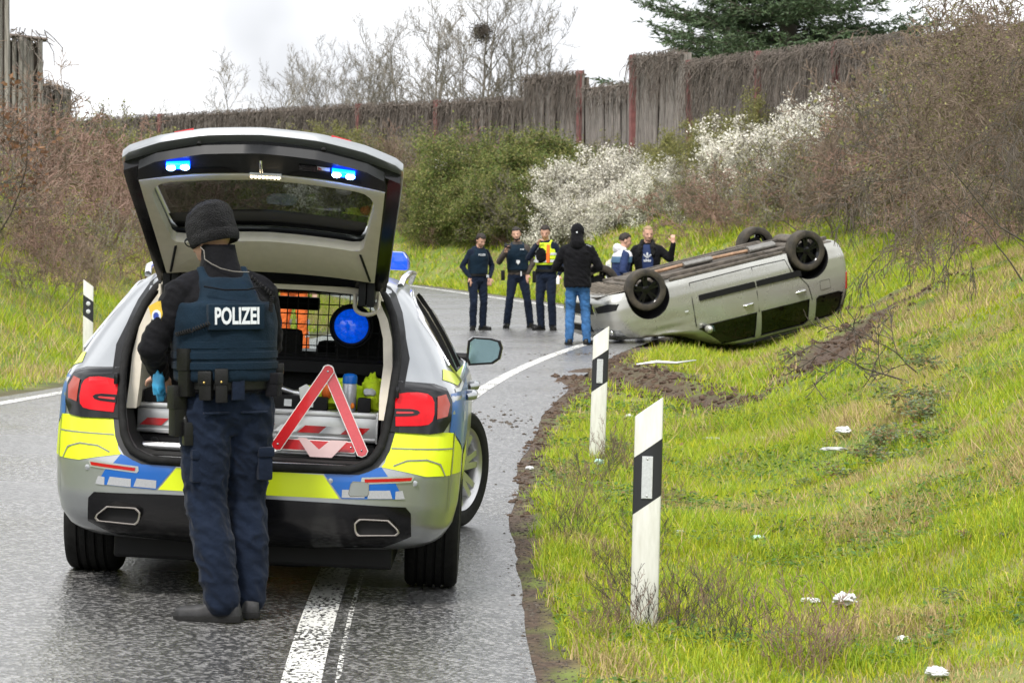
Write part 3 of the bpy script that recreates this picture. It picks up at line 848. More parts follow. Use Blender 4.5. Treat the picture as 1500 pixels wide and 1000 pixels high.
# load opening: jamb, rubber seal, sill
cO = (0, 1.02)
so = star(OPN, cO, 96)
def grow(p, dx, dz): return [(a + dx * (1 if a > 0 else -1) * min(1, abs(a) / .3), b + dz * ((b - 1.02) / .42)) for a, b in p]
ring("door_jamb", grow(so, .045, .028), grow(so, -.005, -.005), PS.on_rear(.006), PS.on_rear(-.08), MATS["dark_grey_plastic"], car, 50)
MB().tube([PS.on_rear(.014)(a, b) for a, b in grow(so, .004, .004)], .019, 8, closed=True).build("rubber_seal", MATS["rubber"], car, 80)
MB().box((-.50, -1.055, .598), (.50, -.90, .6255)).build("load_sill", MATS["silver_paint"], car, 40, bevel=.008)
MB().tube([(-.42, -1.0, .633), (.42, -1.0, .633)], .008, 8).build("sill_guard", MATS["aluminium"], car, 60)
for sd in (1, -1):
    drape("lamp_jamb", [(sd * .612, .80), (sd * .65, .80), (sd * .665, 1.02), (sd * .675, 1.12), (sd * .64, 1.24), (sd * .60, 1.26)], [PS.on_rear(-.03), PS.on_rear(.013)], MATS["black_plastic"], car, .05, thick=1)
    MB().box((sd * .635 - .009, -.96, .95), (sd * .635 + .009, -.90, 1.0)).build("latch_striker", MATS["black_gloss"], car, 40, bevel=.004)
# roof edge trim, roof rails, light bar
MB().tube([(-.50, -.432, 1.462), (-.25, -.447, 1.472), (0, -.452, 1.475), (.25, -.447, 1.472), (.50, -.432, 1.462)], .014, 8, flat=.8).build("roof_edge", MATS["chrome"], car, 70)
for sd in (1, -1):
    MB().tube([(sd * .60, -.25, 1.44), (sd * .61, -.15, 1.475), (sd * .62, .4, 1.495), (sd * .62, 1.0, 1.485), (sd * .60, 1.2, 1.44)], .016, 8).build("roof_rail", MATS["chrome"], car, 60)
lb = MB().box((-.40, 1.0, 1.50), (.40, 1.28, 1.60)).build("light_bar", MATS["white_plastic"], car, 40, bevel=.02)
for sd in (1, -1):
    MB().prism([(sd * .40, 1.50), (sd * .59, 1.50), (sd * .585, 1.56), (sd * .56, 1.595), (sd * .40, 1.595)], .98, 1.30, 'y').build("lens", MATS["blue_lens"], lb, 40, bevel=.015)
# wheels
for sd in (1, -1):
    wheel(car, (sd * .808, 0, .342), .342, .255, .235, sd, (MATS["rubber"], MATS["alloy"]), spokes=7, twin=True)
    wheel(car, (sd * .808, 2.975, .342), .342, .245, .235, sd, (MATS["rubber"], MATS["alloy"]), steer=R_(-24), spokes=7, twin=True)
# cabin
MB().box((-.60, -.92, .60), (.60, 1.9, .642)).build("load_floor", MATS["carpet_black"], car, None)
MB().box((-.6, .10, .64), (.6, .24, 1.09)).build("rear_seatback", MATS["carpet_black"], car, 40, bevel=.03)
for x0 in (-.40, .0, .40):
    MB().box((x0 - .12, .12, 1.07), (x0 + .12, .22, 1.20)).build("headrest", MATS["carpet_black"], car, 50, bevel=.03)
for x0 in (-.36, .36):
    MB().box((x0 - .22, .95, .70), (x0 + .22, 1.08, 1.12)).box((x0 - .12, .97, 1.11), (x0 + .12, 1.06, 1.27)).build("front_seat", MATS["carpet_black"], car, 50, bevel=.035)
MB().box((-.70, 1.75, .70), (.70, 2.0, .99)).build("dashboard", MATS["black_plastic"], car, 50, bevel=.04)
MB().box((-.12, 1.38, 1.26), (.12, 1.41, 1.33)).build("rear_view_mirror", MATS["black_plastic"], car, 50, bevel=.015)
mb = MB()
for i in range(25):
    x = -.60 + i * .05; mb.tube([(x, .02, 1.06), (x, .02, 1.405)], .0028, 5)
for i in range(7):
    z = 1.08 + i * .05; mb.tube([(-.60, .02, z), (.60, .02, z)], .0028, 5)
mb.tube([(-.6, .02, 1.06), (.6, .02, 1.06)], .012, 6).tube([(-.6, .02, 1.40), (.6, .02, 1.40)], .012, 6)
mb.build("cargo_grille", MATS["black_plastic"], car, None)
MB().box((-.60, .0, 1.0), (.60, .05, 1.055)).build("grille_rail", MATS["black_plastic"], car, None)
for sd in (1, -1):     # beige pillar lining and black lower lining, each a curved strip inside the opening
    pts = [(.607, .84), (.603, .95), (.61, 1.08), (.598, 1.2), (.57, 1.29), (.53, 1.36)]
    V = []; Fc = []
    for i, (a, b_) in enumerate(pts):
        for y in (-.86 + max(0, b_ - .9) * .85, .0): V.append((sd * (a - .012), y, b_)); V.append((sd * (a - .055 if y < -.2 else a - .02), y + .03, b_))
    for i in range(len(pts) - 1):
        k = 4 * i; Fc += [(k, k + 4, k + 5, k + 1), (k + 1, k + 5, k + 7, k + 3)]
    obj("pillar_lining", V, Fc, MATS["beige_trim"], car, 50)
    MB().box((sd * .595 - .03, -.88, .64), (sd * .595 + .0, .1, .84)).build("side_lining", MATS["carpet_black"], car, None)
    HA = MB().box((sd * .455 - .038, -.56, 1.345), (sd * .455 - .002, -.42, 1.468)).box((sd * .455 + .002, -.56, 1.345), (sd * .455 + .038, -.42, 1.468))
    HA.build("tailgate_hinge", MATS["black_plastic"], car, 40, bevel=.006)
    U = [(sd * (.455 + .055 * math.cos(t)), -.47, 1.34 + .035 * math.sin(t)) for t in np.linspace(0, -math.pi, 10)]
    MB().tube([(sd * .51, -.47, 1.40)] + U + [(sd * .40, -.47, 1.40)], .011, 6).build("hinge_cover", MATS["beige_trim"], car, 60)
MB().prism([(-.5, 1.428), (.5, 1.428), (.53, 1.37), (.42, 1.395), (.2, 1.405), (-.2, 1.405), (-.42, 1.395), (-.53, 1.37)], -.44, .9, 'y').build("headliner", MATS["beige_trim"], car, 40)
# ---- tailgate, raised: v runs from the hinge to the free edge, h is height above the lining
TV, TN = Vector((0, -.865, .503)), Vector((0, .503, .865)); TO = Vector((0.012, -.44, 1.44))
def T3(h): return lambda a, v: tuple(TO + Vector((1, 0, 0)) * a + TV * v + TN * (h - .05 * (a / .6) ** 2))
TOUT = [(-.535, -.01), (-.54, .05), (-.575, .5), (-.605, .85), (-.62, 1.06), (-.60, 1.10), (-.45, 1.17), (-.25, 1.215), (0, 1.23), (.25, 1.215), (.45, 1.17), (.60, 1.10), (.62, 1.06), (.605, .85), (.575, .5), (.54, .05), (.535, -.01), (.3, -.02), (-.3, -.02)]
TC = (0, .66)
THOLE = [(-.41, .44), (-.435, .48), (-.49, .84), (-.485, .92), (-.44, .97), (0, .99), (.44, .97), (.485, .92), (.49, .84), (.435, .48), (.41, .44), (0, .455)]
def sh(p, k, kv=None): return [((a - TC[0]) * k + TC[0], (v - TC[1]) * (kv or k) + TC[1]) for a, v in p]
o_ = star(TOUT, TC, 96); h_ = star(THOLE, TC, 96)
gate = ring("tailgate", o_, sh(h_, 1.02), T3(.034), T3(.076), MATS["silver_paint"], car, 35, bevel=.008)
gut = [(a * .985, min(max(v, .03), 1.175 - .13 * (a / .6) ** 2)) for a, v in o_]
ring("gate_gutter", gut, sh(h_, 1.05), T3(-.012), T3(.04), MATS["black_gloss"], gate, 35)
mid = [(a * .875, max(.17, min(v, 1.03 - .02 * (a / .5) ** 2))) for a, v in o_]
ring("gate_lining", mid, sh(h_, 1.0), T3(-.05), T3(.0), MATS["beige_trim"], gate, 35, bevel=.012)
UP = [(-.545, 1.0), (-.535, 1.09), (-.46, 1.14), (-.25, 1.19), (0, 1.205), (.25, 1.19), (.46, 1.14), (.535, 1.09), (.545, 1.0), (.3, 1.03), (0, 1.04), (-.3, 1.03)]
up = drape("latch_panel", UP, [T3(-.045), T3(.0)], MATS["dark_grey_plastic"], gate, .08, thick=1)
drape("grip_recess", [(-.44, 1.035), (-.43, 1.07), (-.16, 1.085), (-.10, 1.05), (-.12, 1.04)], T3(-.0475), MATS["black_plastic"], up, .1)
drape("grip_recess", [(.44, 1.035), (.43, 1.07), (.16, 1.085), (.10, 1.05), (.12, 1.04)], T3(-.0475), MATS["black_plastic"], up, .1)
drape("gate_glass", THOLE, T3(.045), MATS["tinted_glass"], gate, .1)
drape("glass_band", [(-.415, .445), (-.435, .50), (-.45, .575), (0, .605), (.45, .575), (.435, .50), (.415, .445), (0, .46)], T3(.03), MATS["black_gloss"], gate, .1)
for sd in (1, -1):
    gl_ = drape("gate_light", [(sd * .30, 1.10), (sd * .45, 1.08), (sd * .60, 1.04), (sd * .608, 1.07), (sd * .45, 1.155), (sd * .30, 1.195)], [T3(.06), T3(.079)], MATS["black_gloss"], gate, .05, thick=1)
    drape("gate_lens", [(sd * .30, 1.185), (sd * .38, 1.165), (sd * .385, 1.178), (sd * .30, 1.203)], [T3(.062), T3(.081)], MATS["red_reflector"], gl_, .05, thick=1)
    fl = drape("blue_flasher", [(sd * .36 - .05, 1.10), (sd * .36 + .05, 1.10), (sd * .36 + .05, 1.137), (sd * .36 - .05, 1.137)], [T3(-.062), T3(-.04)], MATS["blue_led"], gate, .1, thick=1)
    for k in (-.03, .03):
        MB().ball(T3(-.066)(sd * .36 + k, 1.117), (.020, .012, .012), 10, 6).build("diode", MATS["blue_led_core"], fl, True)
    MB().tube([T3(-.052)(sd * .46, .19), T3(-.052)(sd * .42, .42)], .006, 6).build("lining_seam", MATS["black_plastic"], gate, None)
    MB().lathe([(.01, 0), (.01, .012)], 12, 0, Matrix.Translation(T3(.005)(sd * .27, 1.19)) @ TN.to_track_quat('Z', 'Y').to_matrix().to_4x4()).build("bump_stop", MATS["rubber"], gate, None)
ws = drape("load_lamp", [(-.055, 1.02), (.085, 1.02), (.085, 1.045), (-.055, 1.045)], [T3(-.058), T3(-.045)], MATS["white_plastic"], up, .2, thick=1)
for k in range(8): MB().ball(T3(-.0605)(-.045 + k * .0168, 1.0325), .006, 6, 4).build("diode", MATS["warm_led"], ws, True)
MB().tube([T3(-.05)(0, 1.065), T3(-.065)(0, 1.08), T3(-.065)(0, 1.14), T3(-.05)(0, 1.155)], .007, 8).build("latch_loop", MATS["chrome"], up, 60)
drape("gate_button", [(.165, 1.10), (.24, 1.10), (.24, 1.145), (.165, 1.145)], [T3(-.053), T3(-.045)], MATS["black_gloss"], up, .2, thick=1)
drape("maker_sticker", [(.245, 1.11), (.30, 1.108), (.30, 1.137), (.245, 1.139)], T3(-.0475), MATS["white_plastic"], up, .2)
tm = Matrix.Translation(T3(-.049)(.256, 1.123)) @ Matrix(((1, 0, 0), (0, TV.y, -TN.y), (0, TV.z, -TN.z))).to_4x4()
text_mesh("sticker_letter", "h", .030, MATS["red_reflector"], up, tm, .0005, .001)
# Notruf 110 on the flank
FW = PS.wrap(.006, 1)
def flank(a, z): return FW(a, z)
tmx = text_mesh("flank_lettering", "Notruf 110", .085, MATS["foil_white"], car, Matrix.Identity(4), 0.0, .002, .9)
bm = bmesh.new(); bm.from_mesh(tmx.data)
for v in bm.verts: v.co = Vector(flank(1.36 + v.co.x, .86 + v.co.y))
bm.to_mesh(tmx.data); bm.free()
# ---------------------------------------------------------------- things lying in the load bay (car coordinates)
def in_car(name, label, cat, group=None):
    o = empty(name, label=label, cat=cat, group=group); o.matrix_world = CARM; return o
dr = in_car("equipment_drawer", "flat aluminium equipment drawer across the load bay", "drawer")
MB().box((-.57, -.60, .715), (.54, .05, .855)).build("drawer_body", MATS["aluminium"], dr, 40, bevel=.006)
mb = MB()
for z0, z1 in ((.722, .738), (.832, .852)): mb.box((-.572, -.622, z0), (.532, -.602, z1))
mb.box((-.572, -.612, .74), (.532, -.603, .83)); mb.build("front_rail", MATS["aluminium"], dr, 40, bevel=.003)
for x0, c in ((-.56, 1), (-.45, 0), (-.33, 1), (-.2, 0), (-.07, 1), (.06, 0), (.17, 1), (.27, 0), (.37, 1)):
    p = [(x0, .752), (x0 + .10, .752), (x0 + .135, .785), (x0 + .035, .785)]
    MB().prism(p, -.6145, -.6125, 'y').build("warning_stripe", MATS["red_reflector"] if c else MATS["foil_white"], dr, None)
MB().box((.532, -.625, .715), (.542, -.58, .86)).build("end_plate", MATS["aluminium"], dr, 40, bevel=.003)
MB().box((-.55, -.58, .855), (.30, -.40, .915)).box((.44, -.58, .855), (.50, -.50, .92)).build("tool_tray", MATS["black_plastic"], dr, 40, bevel=.006)
for x0 in (-.02, .10, .20): MB().box((x0, -.5825, .868), (x0 + .035, -.5805, .90)).build("tray_label", MATS["foil_white"], dr, None)
bx = in_car("floor_box", "black plastic box below the aluminium drawer in the load bay", "box")
MB().box((-.56, -.60, .643), (.53, -.05, .710)).build("case", MATS["black_plastic"], bx, 40, bevel=.008)
for x0 in (-.49, .47): MB().lathe([(.02, 0), (.02, .012), (.012, .012), (.012, .004)], 16, 0, Matrix.Translation((x0, -.60, .678)) @ Matrix.Rotation(math.pi / 2, 4, 'X')).build("knob", MATS["dark_grey_plastic"], bx, 40)
t = in_car("telescopic_bar", "silver telescopic bar lying along the load sill", "bar")
MB().tube([(-.53, -.70, .662), (-.28, -.70, .662)], .019, 12).tube([(-.29, -.70, .662), (.45, -.70, .662)], .013, 12).build("tube", MATS["aluminium"], t, 60)
MB().lathe([(.023, 0), (.023, .04)], 12, 0, Matrix.Translation((-.31, -.70, .662)) @ Matrix.Rotation(math.pi / 2, 4, 'Y')).build("collar", MATS["alloy"], t, 40)
# folding warning triangle
tri = in_car("warning_triangle", "red folding warning triangle leaning upright in the load bay", "warning triangle")
M("triangle_red", (.50, .012, .016), .22, coat=.5, var=.06, vscale=90); M("triangle_retro_lit", (.60, .07, .085), .25, coat=.5, var=.08, vscale=90)  # the paler red paints retro-reflected light into the right-hand bar
A, B_, C_ = Vector((.305, .0, 1.045)), Vector((.095, 0, .705)), Vector((.478, 0, .693))
def bar(p, q, wd, y, mats, lean=.10):
    d = (q - p).normalized(); nrm = Vector((-d.z, 0, d.x))
    def poly(g):
        e = wd / 2 - g; c = []
        for s, base, dd in ((1, q, d), (-1, p, -d)):
            for t in (-60, -20, 20, 60) if s > 0 else (-60, -20, 20, 60):
                a = R_(t); v = dd * math.cos(a) + (nrm if s > 0 else -nrm) * math.sin(a)
                c.append(base + v * (e * 1.0))
        return c
    out = []
    for g, y0, y1, m in ((0, 0, -.008, 0), (.004, -.006, -.0095, 1)):
        P = poly(g); mb = MB(); n = len(P)
        V = [(v.x, y + y0 + lean * (v.z - .69), v.z) for v in P] + [(v.x, y + y1 + lean * (v.z - .69), v.z) for v in P]
        mb.add(V, [tuple(range(n)), tuple(range(2 * n - 1, n - 1, -1))] + [(i, i + n, (i + 1) % n + n, (i + 1) % n) for i in range(n)])
        out.append(mb)
    b_ = out[0].build("bar", MATS["white_plastic"], tri, None); out[1].build("reflector", mats, b_, None)
    for e in (p, q):
        MB().ball((e.x, y - .011 + lean * (e.z - .69), e.z), (.005, .003, .005), 8, 5).build("rivet", MATS["chrome"], b_, True)
bar(B_, C_ + Vector((-.05, 0, .01)), .060, -.745, MATS["triangle_red"])
bar(A, C_, .062, -.757, MATS["triangle_retro_lit"])
bar(A, B_, .062, -.770, MATS["triangle_red"])
f = [(.185, .74), (.225, .74), (.285, .69), (.335, .735), (.415, .735), (.345, .655), (.245, .655)]
MB().prism([(a - .0, b) for a, b in f], -.790, -.787, 'y').build("paper_band", M("pale_pink_paper", (.72, .52, .52), .6, var=.05), tri, None)
sp = in_car("spray_can", "grey spray can with blue cap standing on the drawer", "spray can")
Mx = Matrix.Translation((.398, -.545, .855))
MB().lathe([(.030, 0), (.033, .004), (.033, .125), (.030, .13)], 24, 0, Mx).build("can", M("can_grey", (.50, .51, .55), .3, .4, var=.15, vscale=60), sp, 50)
MB().lathe([(.034, .13), (.034, .162), (.028, .172), (.012, .176)], 24, 0, Mx).build("cap", M("cap_blue", (.0, .13, .55), .35), sp, 50)
MB().ball(Mx @ Vector((.017, -.029, .028)), (.012, .003, .014), 10, 6).build("sticker", M("orange_paint", (.8, .2, .01), .4), sp, True)
def crumple(name, parent, c, r, mat, seed, n=26, m=18):
    mb = MB().ball((0, 0, 0), 1, n, m); V = []
    for v in mb.V:
        q = Vector(v); k = 1 + .38 * mnoise.noise(q * 2.2 + Vector((seed, 0, 0))) + .22 * mnoise.noise(q * 5 + Vector((0, seed, 0)))
        V.append((c[0] + q.x * r[0] * k, c[1] + q.y * r[1] * k, max(c[2] - r[2] * .8, c[2] + q.z * r[2] * k)))
    mb.V = V; return mb.build(name, mat, parent, 50)
hv = in_car("hi_vis_vest", "crumpled fluorescent yellow safety vest behind the spray can", "safety vest")
M("hivis_yellow", (.62, .82, .02), .7, var=.08, vscale=30); M("hivis_orange", (.85, .16, .02), .7, var=.08, vscale=30)
crumple("cloth", hv, (.34, -.40, .915), (.15, .10, .075), MATS["hivis_yellow"], 1)
crumple("cloth", hv, (.50, -.42, .92), (.06, .10, .09), MATS["hivis_yellow"], 2)
crumple("orange_trim", hv, (.29, -.50, .935), (.022, .02, .035), MATS["hivis_orange"], 3, 12, 8)
crumple("grey_band", hv, (.49, -.52, .945), (.03, .02, .02), MATS["foil_white"], 4, 12, 8)
tr = in_car("torch", "dark metal torch lying slanted on the drawer", "torch")
MB().tube([(-.09, -.46, .985), (.13, -.46, .925)], [.016, .014], 12).tube([(.13, -.46, .925), (.16, -.46, .918), (.19, -.46, .912)], [.014, .022, .024], 12).build("barrel", MATS["alloy"], tr, 50)
wl_ = in_car("white_pouch", "small white pouch hanging behind the warning triangle", "pouch")
MB().prism([(.165, .955), (.20, .975), (.225, .955), (.20, .905), (.175, .90)], -.60, -.58, 'y').build("pouch", MATS["white_plastic"], wl_, 40, bevel=.006)
rl = in_car("plastic_roll", "pale blue translucent plastic roll on the drawer", "roll")
MB().lathe([(.05, -.02), (.055, 0), (.055, .012), (.045, .02), (.02, .02)], 24, 0, Matrix.Translation((-.02, -.50, .94)) @ Matrix.Rotation(R_(75), 4, 'X')).build("ring", M("pale_blue_plastic", (.42, .58, .72), .25, trans=.3), rl, 50)
bl = in_car("beacon_lamp", "round blue beacon lamp fixed to the black cargo grille", "beacon")
Mx = Matrix.Translation((.367, -.03, 1.235)) @ Matrix.Rotation(R_(90), 4, 'X')
MB().lathe([(.06, .0), (.095, .01), (.098, .045), (.092, .055), (.082, .05)], 36, 0, Mx, cap=False).lathe([(.001, .0), (.06, .0)], 36, 0, Mx, cap=False).build("housing", MATS["black_plastic"], bl, 50)
mb = MB().lathe([(.083, .045), (.075, .06), (.05, .075), (.02, .082), (.001, .083)], 36, 0, Mx, cap=False)
mb.build("lens", M("beacon_blue", (.0, .10, .75), .08, coat=.8, var=.7, vscale=38, emit=(0, .08, .8), estr=.25), bl, 50)
for k in range(10):
    q = 2 * math.pi * k / 10
    MB().tube([Mx @ Vector((.03 * math.cos(q), .03 * math.sin(q), .083)), Mx @ Vector((.07 * math.cos(q), .07 * math.sin(q), .066))], .003, 5).build("lens_rib", MATS["beacon_blue"], bl, None)
MB().tube([Mx @ Vector((.102 * math.cos(q), .102 * math.sin(q), .04)) for q in np.linspace(0, 2 * math.pi, 30)], .006, 6).build("clamp_ring", MATS["dark_grey_plastic"], bl, 60)
# ---------------------------------------------------------------- people
M("navy_cloth", (.0075, .0125, .026), .85, var=.25, vscale=6, bump=.25, bscale=45, sheen=.06, spec=.12)
M("black_cloth", (.0055, .0055, .007), .8, var=.3, vscale=8, bump=.25, bscale=50, sheen=.04, spec=.12)
M("vest_blue", (.0045, .014, .026), .7, var=.2, vscale=10, bump=.2, bscale=120, sheen=.05, spec=.12)
M("jeans_blue", (.03, .11, .27), .85, var=.35, vscale=9, bump=.2, bscale=60)
M("knit_black", (.006, .006, .007), .95, bump=1.0, bscale=150, var=.5, vscale=60, sheen=.08, spec=.12)
M("skin", (.50, .29, .21), .5, var=.08, vscale=30)
M("hair_dark", (.016, .010, .007), .6, bump=.4, bscale=120)
M("hair_blond", (.28, .19, .11), .6, bump=.3, bscale=120)
M("leather_black", (.007, .007, .007), .4, spec=.3, var=.2, bump=.1, bscale=90)
M("shoe_grey", (.028, .028, .03), .6, var=.4, vscale=30)
M("eye_dark", (.13, .075, .055), .4); M("lip", (.30, .11, .09), .5)
M("brown_cloth", (.045, .036, .03), .85, var=.2, vscale=8, bump=.2)
M("hood_white", (.60, .60, .62), .85, var=.1, vscale=8, bump=.2)
M("steel_blue_cloth", (.06, .13, .22), .8, var=.15, vscale=6, bump=.2)
M("sweater_navy", (.010, .024, .085), .85, var=.15, vscale=6, bump=.2)
M("fur_black", (.006, .006, .006), .95, bump=.9, bscale=160)
M("reflective_grey", (.55, .57, .58), .4, var=.05)
M("lettering_white", (.62, .65, .68), .45)

class Body:
    def __init__(s): s.pr = []          # (kind, data, material)
    def cap(s, p, q, r0, r1, m): s.pr.append(('c', (Vector(p), Vector(q), r0, r1), m))
    def ell(s, c, r, m, rot=None): s.pr.append(('e', (Vector(c), Vector(r), rot or Matrix.Identity(3)), m))
    def loft(s, secs, m): s.pr.append(('l', secs, m))       # (z, rx, ry, cx, cy)
    def mesh(s, voxel, smooth, wr, seed=0):
        mb = MB()
        for k, d, m in s.pr:
            if k == 'c':
                p, q, r0, r1 = d; mb.tube([p, q], [r0, r1], 14); mb.ball(p, r0, 14, 8); mb.ball(q, r1, 14, 8)
            elif k == 'e': mb.ball(d[0], tuple(d[1]), 18, 12, 0, d[2])
            else:
                V = []; Fc = []; n = 28
                for z, rx, ry, cx, cy in d:
                    V += [(cx + rx * math.copysign(abs(math.cos(t)) ** .85, math.cos(t)), cy + ry * math.copysign(abs(math.sin(t)) ** .85, math.sin(t)), z) for t in np.linspace(0, 2 * math.pi, n, endpoint=False)]
                for i in range(len(d) - 1):
                    for j in range(n): Fc.append((i * n + j, i * n + (j + 1) % n, (i + 1) * n + (j + 1) % n, (i + 1) * n + j))
                Fc += [tuple(range(n - 1, -1, -1)), tuple((len(d) - 1) * n + j for j in range(n))]
                mb.add(V, Fc)
        me = bpy.data.meshes.new("t"); me.from_pydata(mb.V, [], mb.F); me.update()
        o = bpy.data.objects.new("t", me); COL.objects.link(o)
        md = o.modifiers.new("r", 'REMESH'); md.mode = 'VOXEL'; md.voxel_size = voxel
        sm = o.modifiers.new("s", 'SMOOTH'); sm.factor = .5; sm.iterations = smooth
        dg = bpy.context.evaluated_depsgraph_get(); dg.update()
        out = bpy.data.meshes.new_from_object(o.evaluated_get(dg)); bpy.data.objects.remove(o)
        n = len(out.vertices); co = np.empty(n * 3, np.float32); out.vertices.foreach_get("co", co); co = co.reshape(-1, 3)
        lab = s.label(co)
        nf = len(out.polygons); fl = np.empty(len(out.loops), np.int32); out.loops.foreach_get("vertex_index", fl)
        if wr:
            nm = np.empty(n * 3, np.float32); out.vertices.foreach_get("normal", nm); nm = nm.reshape(-1, 3)
            def nz(fx, fz, sd): return np.array([mnoise.noise(Vector((float(c[0]) * fx + sd, float(c[1]) * fx, float(c[2]) * fz + .6 * float(c[0]) * fz))) for c in co])
            w = nz(7, 11, seed) * .65 + nz(17, 26, seed + 9) * .45
            w = -np.abs(w) * 1.6 + .25
            skin = np.isin(lab, s.noskin)
            co = co + nm * (w * wr * (~skin))[:, None]
            out.vertices.foreach_set("co", co.astype(np.float32).ravel())
        st = np.empty(nf, np.int32); out.polygons.foreach_get("loop_start", st)
        out.polygons.foreach_set("material_index", lab[fl[st]].astype(np.int32))
        out.polygons.foreach_set("use_smooth", [True] * nf); out.update()
        return out
    noskin = [2, 3, 4]
    def label(s, co):
        best = np.full(len(co), 1e9); lab = np.zeros(len(co), int)
        for k, d, m in s.pr:
            if k == 'c':
                p, q, r0, r1 = d; p_ = np.array(p); v = np.array(q) - p_
                t = np.clip(((co - p_) @ v) / max(1e-9, v @ v), 0, 1)
                dist = np.linalg.norm(co - p_ - t[:, None] * v, axis=1) - (r0 + (r1 - r0) * t)
            elif k == 'e':
                R3 = np.array(d[2]); L_ = (co - np.array(d[0])) @ R3; r = np.array(d[1])
                dist = (np.linalg.norm(L_ / r, axis=1) - 1) * r.min()
            else:
                a = np.array(d); z = co[:, 2]; ip = [np.interp(z, a[:, 0], a[:, i]) for i in range(1, 5)]
                dist = (np.hypot((co[:, 0] - ip[2]) / ip[0], (co[:, 1] - ip[3]) / ip[1]) - 1) * np.minimum(ip[0], ip[1])
                dist = np.maximum(dist, np.maximum(a[0, 0] - z, z - a[-1, 0]))
            k_ = dist < best; best[k_] = dist[k_]; lab[k_] = m
        return lab

def head_matrix(yaw, pitch, roll, base):
    return Matrix.Translation(base) @ Matrix.Rotation(R_(yaw), 4, 'Z') @ Matrix.Rotation(R_(-pitch), 4, 'X') @ Matrix.Rotation(R_(roll), 4, 'Y') @ Matrix.Translation(-Vector(base))

